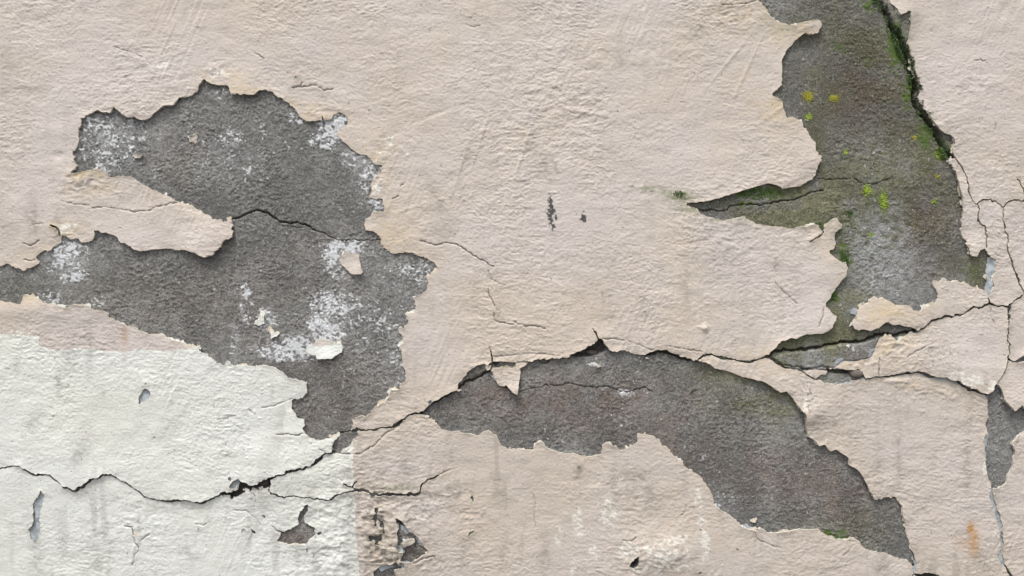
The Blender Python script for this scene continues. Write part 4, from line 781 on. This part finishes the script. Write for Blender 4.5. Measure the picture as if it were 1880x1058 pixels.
LICH = [(1485,176,9,9,170,M_LICHEN,'round yellow lichen spot, largest of the upper three on the mossy bare mortar'),
 (1532,180,8,6,110,M_LICHEN,'flat ochre lichen spot right of the round yellow one'),
 (1485.5,214.5,6,5.5,70,M_LIME,'small bright lime lichen dot below the round yellow spot'),
 (1593,348,8,9,110,M_LIME,'lime lichen patch just left of the tall streak'),
 (1624,370,7.5,19,200,M_LIME,'tall streak of yellow-green lichen on the middle of the mossy bare mortar'),
 (1727,283,8,9,110,M_LIME,'yellow-green lichen patch beside the lower end of the mossy crack'),
 (1554,279,4,5,26,M_LIME,'tiny green lichen speck near the curved paint edge'),
 (1680,252,6,5,24,M_LICHEN,'faint olive lichen speck left of the mossy crack'),
 (1722,324,4,4,20,M_LICHEN,'tiny yellow lichen speck under the mossy crack'),
 (1717,372,5,5,26,M_LIME,'small yellow-green lichen speck near the right paint strip'),
 (1601,431,4,4,20,M_LIME,'tiny lime lichen speck above the whitish mortar')]
for k, (x, y, rx, ry, n, mt, lb) in enumerate(LICH):
    rg = np.random.default_rng(200+k); n = int(n*2.1); gx, gy = x+np.clip(rg.normal(0, rx*.52, n), -1.5*rx, 1.5*rx), y+np.clip(rg.normal(0, ry*.52, n), -1.5*ry, 1.5*ry)
    granules('lichen_patch', gx, gy, mt, .45, 1.15, rg, label=lb, category='lichen', group='lichen spots on the bare mortar')
MOSS = [([(1398,354,52,10,420)],M_MOSS,'band of green moss under the curved paint edge'),
 ([(1551,476,10,20,190)],M_MOSS,'moss tuft growing at the torn edge of the pink paint'),
 ([(1529,546,9,9,110)],M_MOSS,'small moss tuft under the torn edge of the pink paint'),
 ([(1246,357,14,6,90)],M_MOSS,'thin moss on the paint left of the pointed notch'),
 ([(1520,986,26,7,200)],M_MOSS,'moss along the lower rim of the long brown bare patch'),
 ([(1507,415,14,8,80)],M_MOSS,'sparse moss in the notch beside the upright paint tip'),
 ([(1560,392,9,8,60)],M_MOSS,'small moss tuft on mortar right of the upright paint tip')]
for k, (sp, mt, lb) in enumerate(MOSS):
    rg = np.random.default_rng(300+k); xs, ys = zip(*[spread(x, y, rx, ry, n, rg) for x, y, rx, ry, n in sp])
    x = np.concatenate(xs); y = np.concatenate(ys)
    if k != 3:
        j = np.rint((y-G.y0)/G.g).astype(int); i = np.rint((x-G.x0)/G.g).astype(int); ok = f[j, i] < 0; x, y = x[ok], y[ok]
    leaves('moss_tuft', x, y, mt, 1.4, 3.2, rg, label=lb, category='moss', group='moss tufts on the wall')
path = np.array(T(1480,0,[(600,0),(660,50),(690,120),(730,200),(770,290),(815,390),(860,470),(890,540),(912,620),(935,700),(940,780),(935,850),(975,940),(1045,1020)])+T(1480,200,[(1055,110),(1120,200),(1160,290),(1215,385),(1265,425)]))
seg = np.hypot(*np.diff(path, axis=0).T); cum = np.concatenate([[0], np.cumsum(seg)])
for nm, mt, n, sg, sx, lb in (('moss', M_DARK, 2600, 3.8, 1.5, 'dark green moss filling the long slanting crack'), ('moss', M_MOSS, 3600, 4.4, -2.5, 'lighter green moss fringing the long slanting crack')):
    rg = np.random.default_rng(400+n); s = rg.uniform(0, cum[-1], n)
    if mt is M_MOSS: s = s[N(s/22, s*0, 93) > -.45]; n = len(s)
    nc = 130; cs = rg.uniform(0, cum[-1], nc); cr_ = rg.uniform(1.6, 6.0, nc)*(.6+.6*(N(cs/40, cs*0, 94) > 0))   # cushions
    cx_ = np.interp(cs, cum, path[:,0])+rg.normal(sx, sg*.7, nc); cy_ = np.interp(cs, cum, path[:,1])+rg.normal(0, sg*.7, nc)
    c_ = rg.choice(nc, n, p=cr_**2/np.sum(cr_**2)); a_ = rg.uniform(0, 2*math.pi, n); q_ = np.sqrt(rg.uniform(0, 1, n))
    x = cx_[c_]+np.cos(a_)*q_*cr_[c_]; y = cy_[c_]+np.sin(a_)*q_*cr_[c_]*1.5; up = np.sqrt(1-q_*q_)*cr_[c_]*.6
    j = np.clip(np.rint((y-G.y0)/G.g).astype(int), 0, G.ny-1); i = np.rint((x-G.x0)/G.g).astype(int); ok = f[j, i] < 2.5; x, y, up = x[ok], y[ok], up[ok]
    leaves(nm, x, y, mt, 1.2, 3.2, rg, up, label=lb, category='moss', kind='stuff')
